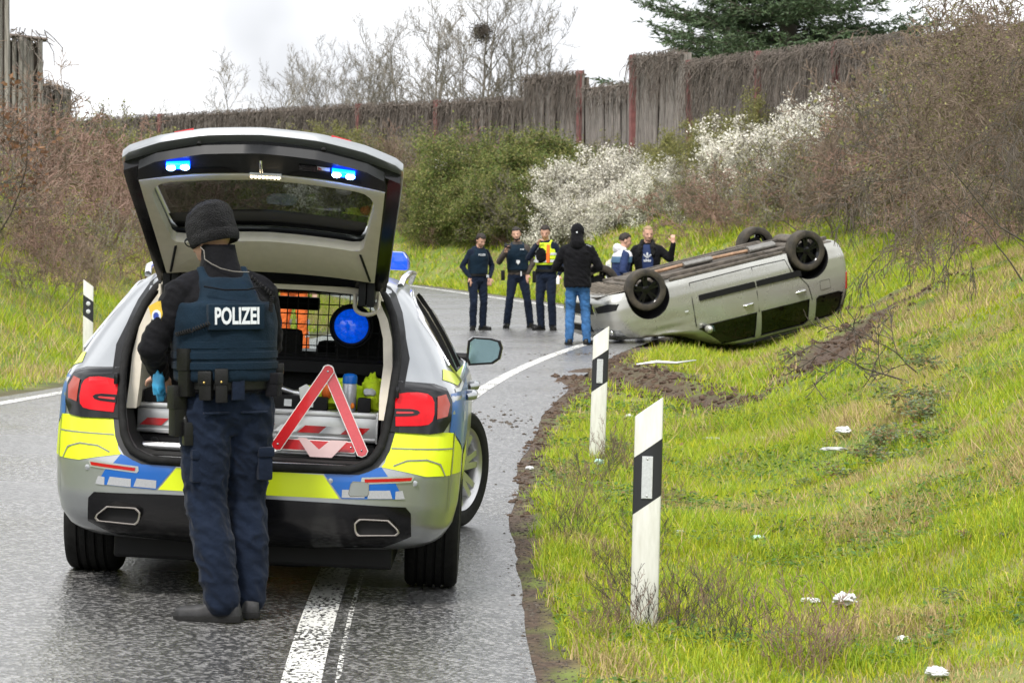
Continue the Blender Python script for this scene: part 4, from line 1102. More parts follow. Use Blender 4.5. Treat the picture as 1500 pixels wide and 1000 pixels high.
def person(label, loc, heading, height, pose, mats, group=None, voxel=.0120, wr=.012, hips=1., seed=0, shoes="leather_black", hem=.90, bulk=1.0, legw=1.0):
    """stands facing local +y; heading turns it; pose gives feet, elbows, wrists, head"""
    k = height / 1.78
    root = empty("person", loc, (0, 0, R_(heading)), label=label, cat="person", group=group); root.scale = (k, k, k)
    b = Body(); T, J, S = 0, 1, 2
    ly = pose.get("lean", 0.)
    hipc = Vector((pose.get("hip", 0.), pose.get("hipy", 0.), .93)); sh_ = hipc + Vector((pose.get("sway", 0.), ly, 0))
    # legs
    for i, sx in enumerate((-1, 1)):
        fx, fy, toe = pose["feet"][i]
        hp = hipc + Vector((sx * .088 * hips, 0, -.02)); an = Vector((fx, fy, .10)); L = .415
        mid = (hp + an) / 2; hd = (hp - an).length / 2; bend = math.sqrt(max(0., L * L - hd * hd)) if hd < L else .012
        fwd = Vector((math.sin(-R_(toe * .3)), math.cos(R_(toe * .3)), 0)); kn = mid + fwd * min(bend, .055) + Vector((0, 0, .01))
        b.cap(hp, hp.lerp(kn, .5), .098 * hips, .088 * legw, T); b.cap(hp.lerp(kn, .5), kn, .088 * legw, .072 * legw, T)
        b.cap(kn, kn.lerp(an, .45) + Vector((0, -.012, 0)), .072 * legw, .073 * legw, T); b.cap(kn.lerp(an, .45) + Vector((0, -.012, 0)), an + Vector((0, -.005, -.03 + (legw - 1) * .10)), .072 * legw, .064 * legw, T)
        s_ = MB(); Rz = Matrix.Translation((fx, fy, 0)) @ Matrix.Rotation(R_(toe), 4, 'Z')
        V = []; n = 16
        for y, w_, z0, h_ in ((-.085, .020, .0, .05), (-.075, .034, 0, .085), (-.03, .040, 0, .105), (.03, .042, 0, .105), (.08, .045, 0, .075), (.13, .047, 0, .070), (.175, .042, 0, .064), (.20, .026, .004, .05)):
            for j in range(n):
                q = 2 * math.pi * j / n; c_, s2 = math.cos(q), math.sin(q)
                V.append(Rz @ Vector((w_ * math.copysign(abs(c_) ** .6, c_), y, z0 + h_ * (.5 + .5 * math.copysign(abs(s2) ** .6, s2)))))
        Fc = [(a * n + j, a * n + (j + 1) % n, (a + 1) * n + (j + 1) % n, (a + 1) * n + j) for a in range(7) for j in range(n)] + [tuple(range(n - 1, -1, -1)), tuple(7 * n + j for j in range(n))]
        s_.add(V, Fc); so_ = s_.build("shoe", MATS[shoes], root, 60)
        sl = MB(); sl.prism([(-.030, -.088), (-.042, -.05), (-.043, .02), (-.050, .10), (-.050, .15), (-.036, .195), (0, .212), (.036, .195), (.050, .15), (.050, .10), (.043, .02), (.042, -.05), (.030, -.088)], 0, .028, "z"); sl.V = [tuple(Rz @ Vector(v)) for v in sl.V]; sl.build("sole", MATS["rubber"], so_, 40, bevel=.004)
    b.loft([(.80, .10 * hips, .07, hipc.x, hipc.y), (.88, .165 * hips, .115, hipc.x, hipc.y), (.96, .168 * hips, .118, hipc.x, hipc.y), (1.06, .152, .112, hipc.x, hipc.y)], T)
    # trunk
    B_ = bulk
    def tc(z): f = min(1, max(0, (z - .95) / .5)); return hipc.x + (sh_.x - hipc.x) * f, hipc.y + ly * f
    secs = [(hem, .180 * B_ * hips, .130 * B_), (1.0, .178 * B_, .130 * B_), (1.12, .170 * B_, .126 * B_), (1.28, .188 * B_, .135 * B_), (1.38, .185 * B_, .128 * B_), (1.44, .150 * B_, .100 * B_), (1.50, .10, .075), (1.53, .068, .066)]
    b.loft([(z, rx, ry, *tc(z)) for z, rx, ry in secs], J)
    nb = Vector((sh_.x, sh_.y, 1.50))
    # arms and hands
    for i, sx in enumerate((-1, 1)):
        shd = Vector((sh_.x + sx * .163 * B_, sh_.y - .005, 1.412)); el, wrp, hd_, curl = pose["arms"][i]
        el, wrp, hd_ = Vector(el), Vector(wrp), Vector(hd_).normalized()
        b.cap(Vector((sh_.x + sx * .04, sh_.y - .01, 1.485)), shd + Vector((-sx * .02, 0, .012)), .052, .058 * B_, J); b.cap(shd, shd.lerp(el, .55), .068 * B_, .062 * B_, J); b.cap(shd.lerp(el, .55), el, .062 * B_, .055 * B_, J); b.cap(el, wrp, .055 * B_, .040, J)
        b.cap(wrp, wrp + hd_ * .03, .027, .028, S)
        side = hd_.cross(Vector((0, 0, 1)));
        if side.length < .2: side = Vector((sx * 1., 0, 0)) * 1.0
        side = (side - hd_ * side.dot(hd_)).normalized() * sx; pn = side.cross(hd_).normalized()
        pc = wrp + hd_ * .075
        for q in (-.026, -.009, .009, .026): b.cap(wrp + hd_ * .03 + side * q * .7, wrp + hd_ * .10 + side * q, .015, .013, S)
        c1 = R_(curl)
        for q, ln in ((-.030, .052), (-.010, .064), (.010, .068), (.029, .060)):
            k0 = wrp + hd_ * .105 + side * q
            d1 = hd_ * math.cos(c1) - pn * math.sin(c1) * sx; d2 = hd_ * math.cos(c1 * 1.9) - pn * math.sin(c1 * 1.9) * sx
            k1 = k0 + d1 * ln * .58; b.cap(k0, k1, .0105, .0098, S); b.cap(k1, k1 + d2 * ln * .5, .0098, .0085, S)
        th = wrp + hd_ * .045 + side * .030; t1 = th + (hd_ * .6 + side * .75 - pn * sx * .3).normalized() * .042
        b.cap(th, t1, .014, .012, S); b.cap(t1, t1 + (hd_ * .9 + side * .2 - pn * sx * .3).normalized() * .034, .0115, .010, S)
    # head
    yaw, pitch, roll = pose.get("head", (0, 0, 0)); HM = head_matrix(yaw, pitch, roll, nb); H3 = HM.to_3x3()
    P = lambda *a: HM @ Vector(a) + Vector((sh_.x, sh_.y, 0)) if False else HM @ (Vector(a) + Vector((sh_.x, sh_.y, 0)))
    b.cap(nb + Vector((0, -.005, -.03)), P(0, .0, 1.59), .060, .056, S)
    b.ell(P(0, -.008, 1.685), (.077, .098, .100), S, H3); b.ell(P(0, .028, 1.635), (.064, .070, .080), S, H3); b.ell(P(0, .058, 1.598), (.042, .040, .036), S, H3)
    b.cap(P(0, .092, 1.672), P(0, .110, 1.640), .010, .015, S)
    for sx in (-1, 1):
        b.ell(P(sx * .077, -.008, 1.65), (.010, .020, .032), S, H3)
        b.ell(P(sx * .030, .080, 1.675), (.010, .010, .006), 3, H3); b.cap(P(sx * .018, .089, 1.692), P(sx * .045, .078, 1.692), .004, .003, 3)
        b.ell(P(sx * .04, .062, 1.64), (.022, .024, .022), S, H3)
    b.cap(P(-.02, .088, 1.605), P(.02, .088, 1.605), .007, .007, 4)
    me = b.mesh(voxel, 3, wr, seed)
    link("body", me, root, [MATS[m] for m in mats] + [MATS["skin"], MATS["eye_dark"], MATS["lip"]])
    return root, P, H3, hipc, sh_, tc
def hair(root, P, H3, mat, name="hair", r=(.084, .106, .106), c=(0, -.012, 1.69), front=.045, low=-.02, back=-.075, bumpy=.006, seed=0):
    mb = MB(); n, m = 32, 24; V = {}; Fc = []
    idx = {}
    def vert(i, j):
        j %= n
        if (i, j) not in idx:
            a = math.pi * i / m; q = 2 * math.pi * j / n
            d = Vector((math.sin(a) * math.cos(q), math.sin(a) * math.sin(q), math.cos(a)))
            kx = 1 + bumpy / .1 * mnoise.noise(d * 5 + Vector((seed, 0, 0)))
            idx[(i, j)] = (len(idx), P(c[0] + d.x * r[0] * kx, c[1] + d.y * r[1] * kx, c[2] + d.z * r[2] * kx), d)
        return idx[(i, j)][0]
    for i in range(m):
        for j in range(n):
            a = math.pi * (i + .5) / m; q = 2 * math.pi * (j + .5) / n
            x, y, z = math.sin(a) * math.cos(q) * r[0], math.sin(a) * math.sin(q) * r[1], math.cos(a) * r[2]
            lim = front if y > .03 else (low if y > -.02 else back)
            if z > lim: Fc.append((vert(i, j), vert(i + 1, j), vert(i + 1, j + 1), vert(i, j + 1)))
    L = sorted(idx.values(), key=lambda t: t[0])
    o = obj(name, [t[1] for t in L], Fc, MATS[mat], root, 60)
    md = o.modifiers.new("thick", 'SOLIDIFY'); md.thickness = .012; md.offset = -1
    return o
def lofted(name, secs, mat, parent, n=36, pw=.8, smooth=60, closed=True, bevel=0):
    V = []; Fc = []
    for z, rx, ry, cx, cy in secs:
        for t in np.linspace(0, 2 * math.pi, n, endpoint=False):
            c_, s2 = math.cos(t), math.sin(t)
            V.append((cx + rx * math.copysign(abs(c_) ** pw, c_), cy + ry * math.copysign(abs(s2) ** pw, s2), z))
    for i in range(len(secs) - 1):
        for j in range(n): Fc.append((i * n + j, i * n + (j + 1) % n, (i + 1) * n + (j + 1) % n, (i + 1) * n + j))
    if closed: Fc += [tuple(range(n - 1, -1, -1)), tuple((len(secs) - 1) * n + j for j in range(n))]
    return MB().add(V, Fc).build(name, mat, parent, smooth, bevel)
def carrier(root, tc, mat, z0=1.02, z1=1.37, g=.022, chest_text=None, name="tactical_vest", bulk=1.0):
    """plate carrier: wrap round the trunk, bib front and back, two shoulder straps"""
    b = Body(); b.noskin = []
    B_ = bulk
    prof = [(z0, .172 * B_ + g, .128 * B_ + g), (1.12, .170 * B_ + g, .128 * B_ + g), (1.28, .186 * B_ + g, .137 * B_ + g), (z1, .182 * B_ + g * .7, .132 * B_ + g)]
    b.loft([(z, rx, ry, *tc(z)) for z, rx, ry in prof], 0)
    cx, cy = tc(1.45)
    for fy in (-1, 1):
        b.loft([(1.30, .150, .05, cx, cy + fy * (.098 * B_ + .012)), (1.40, .135, .045, cx, cy + fy * (.088 * B_ + .012)), (1.455, .115, .035, cx, cy + fy * (.072 * B_ + .012)), (1.478, .10, .028, cx, cy + fy * (.062 * B_ + .012))], 0)
    for sx in (-1, 1):
        b.cap((cx + sx * .095, cy - .085, 1.44), (cx + sx * .095, cy - .02, 1.508), .030, .022, 0); b.cap((cx + sx * .095, cy - .02, 1.508), (cx + sx * .095, cy + .085, 1.44), .022, .030, 0)
    me = b.mesh(.013, 3, .006, 5)
    return link(name, me, root, [mat])
# the officer at the car, seen from behind
OX, OY = -1.225, 12.80
oz = float(road_z(np.array(OX), np.array(OY))) + .006
po, P, H3, hipc, shc, tc = person("officer in dark blue uniform and black knit cap standing at the open tailgate", (OX, OY, oz), 24, 1.765,
    dict(feet=[(-.045, -.07, 60), (.12, .05, -10)], hip=.0, hipy=-.01, lean=.03, sway=-.02,
         arms=[((-.325, .03, 1.17), (-.22, .25, 1.05), (.35, .8, -.25), 35), ((.245, .12, 1.18), (.10, .31, 1.08), (-.5, .8, -.1), 35)],
         head=(26, 20, 0)),
    ["navy_cloth", "black_cloth"], voxel=.008, wr=.017, hips=1.14, legw=1.26, seed=2, shoes="shoe_grey", hem=.985, bulk=1.10)
vest = carrier(po, tc, MATS["vest_blue"], z0=1.03, bulk=1.10, g=.036)
cx, cy = tc(1.3)
yb = cy - .137 * 1.1 - .036
bp_ = MB().box((cx - .125, yb - .012, 1.255), (cx + .125, yb + .03, 1.365)).build("name_panel", MATS["vest_blue"], vest, 40, bevel=.006)
text_mesh("panel_lettering", "POLIZEI", .098, MATS["lettering_white"], bp_, Matrix.Translation((cx, yb - .0135, 1.311)) @ Matrix.Rotation(math.pi / 2, 4, 'X'), .001, .003, .60)
for z in (1.10, 1.145, 1.19): lofted("webbing", [(z - .016, .222, .176, *tc(z)), (z - .014, .228, .182, *tc(z)), (z + .014, .228, .182, *tc(z)), (z + .016, .222, .176, *tc(z))], MATS["vest_blue"], vest, smooth=40)
MB().tube([(cx - .135, yb + .03, 1.44), (cx - .05, yb + .005, 1.425), (cx + .05, yb + .005, 1.425), (cx + .135, yb + .03, 1.44)], .004, 6).build("vest_seam", MATS["black_cloth"], vest, 60)
bc = tc(1.0)
belt = lofted("duty_belt", [(.995, .196, .150, *bc), (1.0, .202, .155, *bc), (1.04, .202, .155, *bc), (1.045, .196, .150, *bc)], MATS["leather_black"], po, smooth=40)
def pouch(nm, ang, z0, z1, w, d, mat="leather_black", tilt=0, parent=belt, stud=True):
    a = R_(ang); ex, ey = .203 * math.cos(a), .155 * math.sin(a)
    Mx = Matrix.Translation((bc[0] + ex, bc[1] + ey, 0)) @ Matrix.Rotation(a - math.pi / 2, 4, 'Z') @ Matrix.Rotation(tilt, 4, 'Y')
    o = MB().box((-w / 2, -.005, z0), (w / 2, d, z1), 0, Mx).box((-w / 2 - .003, .0, z1 - (z1 - z0) * .45), (w / 2 + .003, d + .006, z1 + .006), 0, Mx).build(nm, MATS[mat], parent, 40, bevel=.007)
    if stud: MB().ball(Mx @ Vector((0, d + .008, z1 - (z1 - z0) * .36)), .006, 8, 6).build("stud", M("brass", (.5, .36, .12), .3, .9) if "brass" not in MATS else MATS["brass"], o, True)
    return o
pouch("handcuff_pouch", 232, .955, 1.075, .056, .035); pouch("magazine_pouch", 250, .945, 1.085, .052, .035)
pouch("radio_pouch", 205, .97, 1.17, .06, .045, stud=False); pouch("glove_pouch", 322, .965, 1.06, .07, .05, "black_cloth", stud=False); pouch("torch_holder", 338, 1.0, 1.10, .045, .045, stud=False)
hol = pouch("holster", 188, .80, 1.01, .065, .055, stud=False)
MB().box((bc[0] - .028, bc[1] - .166, .955), (bc[0] + .028, bc[1] - .15, 1.055)).build("belt_keeper", MATS["navy_cloth"], belt, 40, bevel=.003)
MB().tube([(-.18, .03, .97), (-.205, -.06, .87), (-.195, -.07, .80)], .013, 8).box((-.215, -.085, .76), (-.175, -.05, .86)).build("key_holder", MATS["leather_black"], belt, 40, bevel=.005)
for sx in (-1, 1):
    MB().box((sx * .150 - .030, -.085, .60), (sx * .150 + .036, .03, .735)).box((sx * .150 - .034, -.095, .70), (sx * .150 + .042, .04, .745)).build("cargo_pocket", MATS["navy_cloth"], po, 50, bevel=.014)
    MB().box((sx * .085 - .06, -.138, .895), (sx * .085 + .06, -.122, .903)).build("pocket_edge", MATS["navy_cloth"], po, 50, bevel=.003)
# knit cap, collar, glasses, ear piece, sleeve badge
b = Body(); b.noskin = []
b.loft([(1.628, .088, .108, 0, -.016), (1.65, .092, .112, 0, -.014), (1.69, .096, .116, 0, -.012), (1.735, .094, .113, 0, -.014), (1.775, .080, .097, 0, -.018), (1.802, .052, .064, 0, -.022), (1.812, .02, .03, 0, -.024)], 0)
me = b.mesh(.009, 3, .009, 3); me.transform(Matrix.Translation((0, 0, 0)) @ head_matrix(26, 20, 0, Vector((shc.x, shc.y, 1.50))) @ Matrix.Translation((shc.x, shc.y, 0))); capo = link("knit_cap", me, po, [MATS["knit_black"]])
# trim the lower face side: turn-up band as its own ring
pts = [P((.091 + .0025 * math.sin(9 * t)) * math.cos(t), -.014 + (.111 + .0025 * math.cos(7 * t)) * math.sin(t), 1.648 + .012 * math.sin(t)) for t in np.linspace(0, 2 * math.pi, 40, endpoint=False)]
MB().tube(pts, .009, 8, closed=True, flat=2.9).build("turn_up", MATS["knit_black"], capo, 70)
for q in range(4): MB().tube([P(.101 * math.sin(a) * math.cos(q * 1.57 + .8), -.012 + .123 * math.sin(a) * math.sin(q * 1.57 + .8), 1.70 + .121 * math.cos(a)) for a in np.linspace(.0, 1.0, 10)], .003, 5).build("seam", MATS["knit_black"], capo, 60)
lofted("collar", [(1.46, .125, .10, shc.x, shc.y), (1.50, .092, .086, shc.x, shc.y), (1.555, .076, .080, shc.x, shc.y + .010), (1.600, .074, .080, shc.x - .004, shc.y + .022), (1.618, .073, .079, shc.x - .005, shc.y + .026), (1.605, .062, .066, shc.x - .005, shc.y + .026)], MATS["black_cloth"], po, closed=False)
gl = MB()
for sx in (-1, 1):
    gl.tube([P(sx * .034 + .026 * math.cos(t), .104, 1.672 + .019 * math.sin(t)) for t in np.linspace(0, 2 * math.pi, 16, endpoint=False)], .003, 5, closed=True); gl.tube([P(sx * .06, .104, 1.678), P(sx * .084, .0, 1.672)], .003, 5)
gl.build("glasses", MATS["black_plastic"], po, 60)
MB().tube([P(-.082, .0, 1.615), P(-.086, -.02, 1.59), (shc.x - .085, shc.y - .045, 1.555), (shc.x - .065, shc.y - .078, 1.535), (shc.x - .03, shc.y - .10, 1.515), (shc.x + .02, shc.y - .108, 1.503), (shc.x + .06, shc.y - .105, 1.50), (shc.x + .10, shc.y - .09, 1.50)], .0022, 6).build("ear_cord", M("clear_tube", (.20, .185, .165), .3), po, 60)
def coil(path, r, turns, rad=.0035):
    P_ = [Vector(p) for p in path]; out = []; n = turns * 7
    for i in range(n + 1):
        f = i / n * (len(P_) - 1); a = min(int(f), len(P_) - 2); p = P_[a].lerp(P_[a + 1], f - a); t = (P_[a + 1] - P_[a]).normalized(); u = t.orthogonal().normalized(); w_ = t.cross(u)
        q = 2 * math.pi * turns * i / n; out.append(p + u * math.cos(q) * r + w_ * math.sin(q) * r)
    return MB().tube(out, rad, 5)
coil([(shc.x + .10, shc.y - .115, 1.48), (cx + .175, yb + .035, 1.40), (cx + .165, yb + .028, 1.33)], .008, 16).build("coiled_cord", MATS["rubber"], vest, 60)
coil([(cx - .12, yb - .008, 1.285), (cx - .185, yb + .035, 1.255), (cx - .235, yb + .10, 1.235)], .008, 14).build("coiled_cord", MATS["rubber"], vest, 60)
el = Vector((-.325, .03, 1.17)); sd_ = Vector((shc.x - .175 * 1.1, shc.y, 1.435)); pm = sd_.lerp(el, .42)
Bd = Matrix.Translation(pm + Vector((-.052, -.026, 0))) @ Matrix.Rotation(R_(-62), 4, 'Z') @ Matrix.Rotation(R_(90), 4, 'X') @ Matrix.Rotation(R_(22), 4, 'Z')
shield = [(-.03, .045), (.03, .045), (.033, -.01), (.02, -.04), (0, -.05), (-.02, -.04), (-.033, -.01)]
sb = MB().add([Bd @ Vector((a, c_, z)) for z in (-.012, .006) for a, c_ in shield], [tuple(range(7)), tuple(range(13, 6, -1))] + [(i, i + 7, (i + 1) % 7 + 7, (i + 1) % 7) for i in range(7)]).build("sleeve_badge", M("badge_gold", (.62, .42, .05), .6), po, None)
MB().lathe([(.027, .006), (.027, .009)], 18, 0, Bd @ Matrix.Translation((0, -.012, 0))).build("badge_disc", MATS["lettering_white"], sb, None)
MB().lathe([(.017, .009), (.017, .0105)], 8, 0, Bd @ Matrix.Translation((0, -.012, 0))).build("badge_star", M("badge_blue", (.03, .06, .3), .6), sb, None)
gl2 = empty("glove_bundle", label="light blue rubber gloves held by the officer at the tailgate", cat="gloves"); gl2.matrix_world = po.matrix_basis if False else Matrix.Translation((OX, OY, oz)) @ Matrix.Rotation(R_(24), 4, 'Z')
crumple("glove", gl2, (-.27, .10, 1.005), (.028, .03, .055), M("nitrile_blue", (.05, .35, .62), .5), 6, 16, 12)
crumple("glove", gl2, (-.255, .12, .96), (.02, .02, .035), MATS["nitrile_blue"], 7, 16, 12)
def small_text(t, size, root, loc, mat="lettering_white", rz=math.pi, xs=.8, bold=.001, rx=math.pi / 2):
    return text_mesh("lettering", t, size, MATS[mat], root, Matrix.Translation(loc) @ Matrix.Rotation(rz, 4, 'Z') @ Matrix.Rotation(rx, 4, 'X'), .001, bold, xs)
def rz_(x, y): return float(road_z(np.array(x), np.array(y))) + .006
OFG = None
def at_belt(root, tc, mat="leather_black"):
    c = tc(1.0); return lofted("duty_belt", [(.985, .186, .136, *c), (1.03, .186, .136, *c)], MATS[mat], root, smooth=40)
# woman officer with bowed head, hands in pockets
r, P, H3, hc, sc_, tc = person("woman officer with ponytail and bowed head, hands in her trouser pockets", (-.585, 52, rz_(-.585, 52)), 205, 1.70,
    dict(feet=[(-.10, -.03, 20), (.13, .05, -30)], hip=.02, sway=-.02, arms=[((-.30, -.05, 1.16), (-.205, .06, .97), (.2, .3, -1), 20), ((.30, -.05, 1.16), (.205, .06, .97), (-.2, .3, -1), 20)], head=(8, 34, 0)),
    ["navy_cloth", "navy_cloth"], seed=11, hips=1.06, hem=.98, bulk=.96)
v = carrier(r, tc, MATS["vest_blue"], bulk=.96); c = tc(1.35); small_text("POLIZEI", .05, v, (c[0], c[1] + .165, 1.37))
at_belt(r, tc); hair(r, P, H3, "hair_dark", front=.05, low=-.03, back=-.06, seed=1)
b = Body(); b.noskin = []; b.ell(P(0, -.125, 1.70), (.03, .03, .03), 0); b.cap(P(0, -.13, 1.69), P(0, -.15, 1.60), .028, .022, 0); b.cap(P(0, -.15, 1.60), P(0, -.13, 1.53), .022, .01, 0)
link("ponytail", b.mesh(.008, 2, .006, 1), r, [MATS["hair_dark"]])
MB().tube([(.20, .05, 1.30), (.25, .10, 1.22), (.24, .12, 1.14), (.20, .11, 1.13)], .006, 6).build("radio_cord", MATS["rubber"], r, 60)
MB().box((-.12, .13, .96), (-.10, .15, 1.01)).box((-.145, .128, .955), (-.13, .146, 1.005)).build("key_clip", MATS["reflective_grey"], r, None)
# bearded officer reading a phone
r, P, H3, hc, sc_, tc = person("bearded officer holding up a phone in front of his chest", (.065, 53.3, rz_(.065, 53.3)), 184, 1.79,
    dict(feet=[(-.26, .02, 25), (.16, .02, -12)], hip=-.04, sway=.01, arms=[((-.31, .0, 1.16), (-.21, .07, .97), (.15, .2, -1), 20), ((.30, .10, 1.17), (.20, .26, 1.33), (-.3, .3, .9), 30)], head=(-6, 10, 6)),
    ["navy_cloth", "brown_cloth"], seed=12, hem=.95)
v = carrier(r, tc, MATS["vest_blue"]); c = tc(1.35); small_text("POLIZEI", .026, v, (c[0] - .07, c[1] + .168, 1.39)); at_belt(r, tc)
MB().prism([(c[0] - .03, 1.20), (c[0] + .03, 1.20), (c[0] + .032, 1.16), (c[0], 1.12), (c[0] - .032, 1.16)], c[1] + .158, c[1] + .170, 'y').build("crest", MATS["reflective_grey"], v, None)
hair(r, P, H3, "hair_dark", front=.055, low=-.01, back=-.06, seed=2); hair(r, P, H3, "hair_dark", "beard", r=(.068, .078, .05), c=(0, .030, 1.60), front=-1, low=-1, back=.2, seed=2) if False else None
b = Body(); b.noskin = []; b.ell(P(0, .058, 1.585), (.048, .044, .032), 0, H3); b.ell(P(-.045, .03, 1.60), (.022, .03, .035), 0, H3); b.ell(P(.045, .03, 1.60), (.022, .03, .035), 0, H3)
link("beard", b.mesh(.008, 2, .0, 1), r, [MATS["hair_dark"]])
MB().box((.195, -.03, .84), (.26, .06, 1.02)).build("holster", MATS["leather_black"], r, 40, bevel=.01)
MB().box((-.10, .13, .92), (-.075, .15, 1.0)).build("key_clip", MATS["reflective_grey"], r, None)
ph = empty("mobile_phone", label="black phone in the raised hand of the bearded officer", cat="phone"); ph.matrix_world = r.matrix_basis
MB().box((-.035, -.005, -.07), (.035, .005, .07), 0, Matrix.Translation((.165, .33, 1.45)) @ Matrix.Rotation(R_(70), 4, 'Y') @ Matrix.Rotation(R_(20), 4, 'X')).build("case", MATS["black_gloss"], ph, 40, bevel=.004)
# officer with safety vest, hand at his throat
r, P, H3, hc, sc_, tc = person("officer in yellow and orange safety vest with a hand at his chin", (.62, 52, rz_(.62, 52)), 158, 1.83,
    dict(feet=[(-.09, .0, 30), (.11, .03, -20)], hip=.02, lean=.04, arms=[((-.30, -.03, 1.15), (-.24, .08, .95), (.1, .2, -1), 25), ((.30, .12, 1.22), (.10, .22, 1.44), (-.5, .1, .8), 50)], head=(14, 22, 0)),
    ["navy_cloth", "navy_cloth"], seed=13, hem=.97)
v = carrier(r, tc, MATS["hivis_yellow"], name="safety_vest", z0=1.10, g=.02)
c = tc(1.3)
for z, m_ in ((1.17, "reflective_grey"), (1.23, "hivis_yellow"), (1.29, "reflective_grey")):
    lofted("reflective_band", [(z - .022, .208, .158, *tc(z)), (z - .02, .212, .162, *tc(z)), (z + .02, .212, .162, *tc(z)), (z + .022, .208, .158, *tc(z))], MATS[m_], v, smooth=40)
for sx in (-1, 1): MB().box((c[0] + sx * .10 - .028, c[1] + .135, 1.14), (c[0] + sx * .10 + .028, c[1] + .172, 1.45)).build("orange_panel" if sx < 0 else "reflective_strap", MATS["hivis_orange" if sx < 0 else "reflective_grey"], v, 40, bevel=.01)
b = Body(); b.noskin = []; b.ell((c[0] + .03, c[1] + .13, 1.27), (.13, .065, .14), 0); link("gear_pack", b.mesh(.012, 3, .014, 4), r, [MATS["black_cloth"]])
at_belt(r, tc); hair(r, P, H3, "hair_dark", front=.05, low=-.0, back=-.05, seed=3, bumpy=.01)
MB().box((.20, -.05, .80), (.265, .04, 1.0)).build("holster", MATS["leather_black"], r, 40, bevel=.01)
bt = empty("water_bottle", label="small white bottle held low by the officer in the safety vest", cat="bottle"); bt.matrix_world = r.matrix_basis
MB().lathe([(.028, 0), (.03, .01), (.03, .10), (.012, .13), (.012, .15)], 16, 0, Matrix.Translation((-.235, .12, .78))).build("bottle", MATS["white_plastic"], bt, 50)
# man in jeans and hooded jacket
r, P, H3, hc, sc_, tc = person("man in blue jeans and black hooded jacket seen from behind", (.985, 45, rz_(.985, 45)), -4, 1.80,
    dict(feet=[(-.12, -.01, 12), (.14, .0, -14)], hip=.0, arms=[((-.325, .02, 1.16), (-.19, .22, 1.10), (.5, .8, .1), 30), ((.325, .02, 1.16), (.19, .22, 1.10), (-.5, .8, .1), 30)], head=(-10, 12, 0)),
    ["jeans_blue", "black_cloth"], seed=14, hem=.86, bulk=1.16, wr=.016)
b = Body(); b.noskin = []; b.ell(P(0, -.02, 1.695), (.105, .125, .118), 0, H3); b.cap(P(0, -.05, 1.60), (sc_.x, sc_.y - .05, 1.50), .095, .115, 0)
link("hood", b.mesh(.011, 3, .012, 5), r, [MATS["black_cloth"]])
MB().box((-.012, -.150, 1.665), (.012, -.143, 1.685)).build("hood_print", MATS["lettering_white"], r, None)
MB().tube([(.14, -.09, 1.49), (.21, -.07, 1.46)], .004, 5).build("piping", MATS["reflective_grey"], r, 60)
# man in layered blue jacket with pale hood, profile to the right
bx_, by_ = 1.70, 47.7
r, P, H3, hc, sc_, tc = person("young man in blue and white hooded jacket leaning over the overturned car", (bx_, by_, gz(bx_, by_)), -78, 1.74,
    dict(feet=[(-.10, .0, 8), (.10, .0, -8)], lean=.07, arms=[((-.29, .02, 1.17), (-.22, .22, 1.06), (.1, .9, -.3), 30), ((.29, .0, 1.17), (.24, .14, .96), (-.1, .6, -.8), 40)], head=(-4, 16, 0)),
    ["navy_cloth", "sweater_navy"], seed=15, hem=.88, bulk=1.10)
c = tc(1.42)
lofted("blue_yoke", [(1.30, .218, .160, *tc(1.3)), (1.33, .222, .164, *tc(1.33)), (1.40, .222, .156, *tc(1.4)), (1.41, .215, .15, *tc(1.41))], MATS["steel_blue_cloth"], r)
lofted("pale_yoke", [(1.40, .222, .158, *tc(1.4)), (1.46, .205, .135, *tc(1.46)), (1.50, .13, .10, *tc(1.5))], MATS["hood_white"], r)
b = Body(); b.noskin = []; b.ell((sc_.x, sc_.y - .085, 1.53), (.115, .085, .085), 0); b.cap((sc_.x - .08, sc_.y, 1.505), (sc_.x + .08, sc_.y, 1.505), .05, .05, 0)
link("hood", b.mesh(.011, 3, .012, 6), r, [MATS["hood_white"]])
hair(r, P, H3, "hair_dark", front=.05, low=.0, back=-.04, seed=5)
# man with raised arm
bx_, by_ = 2.18, 48.1
r, P, H3, hc, sc_, tc = person("man with cropped hair and blue sweater raising one hand beside the overturned car", (bx_, by_, gz(bx_, by_)), 172, 1.84,
    dict(feet=[(-.12, .0, 8), (.12, .0, -8)], arms=[((-.36, .05, 1.27), (-.415, .12, 1.50), (.05, .1, 1), 45), ((.30, -.02, 1.16), (.26, .12, .97), (0, .4, -1), 25)], head=(20, 16, 0)),
    ["navy_cloth", "black_cloth"], seed=16, hem=.90, bulk=1.12)
c = tc(1.25)
sw = lofted("sweater", [(.98, .075, .045, c[0] - .02, c[1] + .118), (1.10, .085, .045, c[0] - .02, c[1] + .118), (1.25, .095, .05, c[0] - .015, c[1] + .118), (1.40, .075, .05, c[0], c[1] + .098), (1.49, .06, .05, c[0], c[1] + .05)], MATS["sweater_navy"], r)
yy = c[1] + .1695
for a, ln, wd in ((0, .085, .030), (48, .082, .028), (-48, .082, .028)):
    q = R_(a); pts = []
    for t in np.linspace(0, 2 * math.pi, 16, endpoint=False):
        u, v_ = .5 * wd * math.sin(t) * (1 - .15 * math.cos(t)), ln * (.5 - .5 * math.cos(t))
        pts.append((c[0] - .015 + u * math.cos(q) + v_ * math.sin(q), 1.285 - u * math.sin(q) + v_ * math.cos(q)))
    MB().prism(pts, yy - .008, yy + .003, 'y').build("sweater_emblem", MATS["lettering_white"], sw, None)
for k in range(3): MB().box((c[0] - .075, yy + .0032, 1.298 + k * .013), (c[0] + .045, yy + .0045, 1.302 + k * .013)).build("emblem_stripe", MATS["sweater_navy"], sw, None)
small_text("adidas", .060, sw, (c[0] - .015, yy + .002, 1.245), bold=.0015)
b = Body(); b.noskin = []
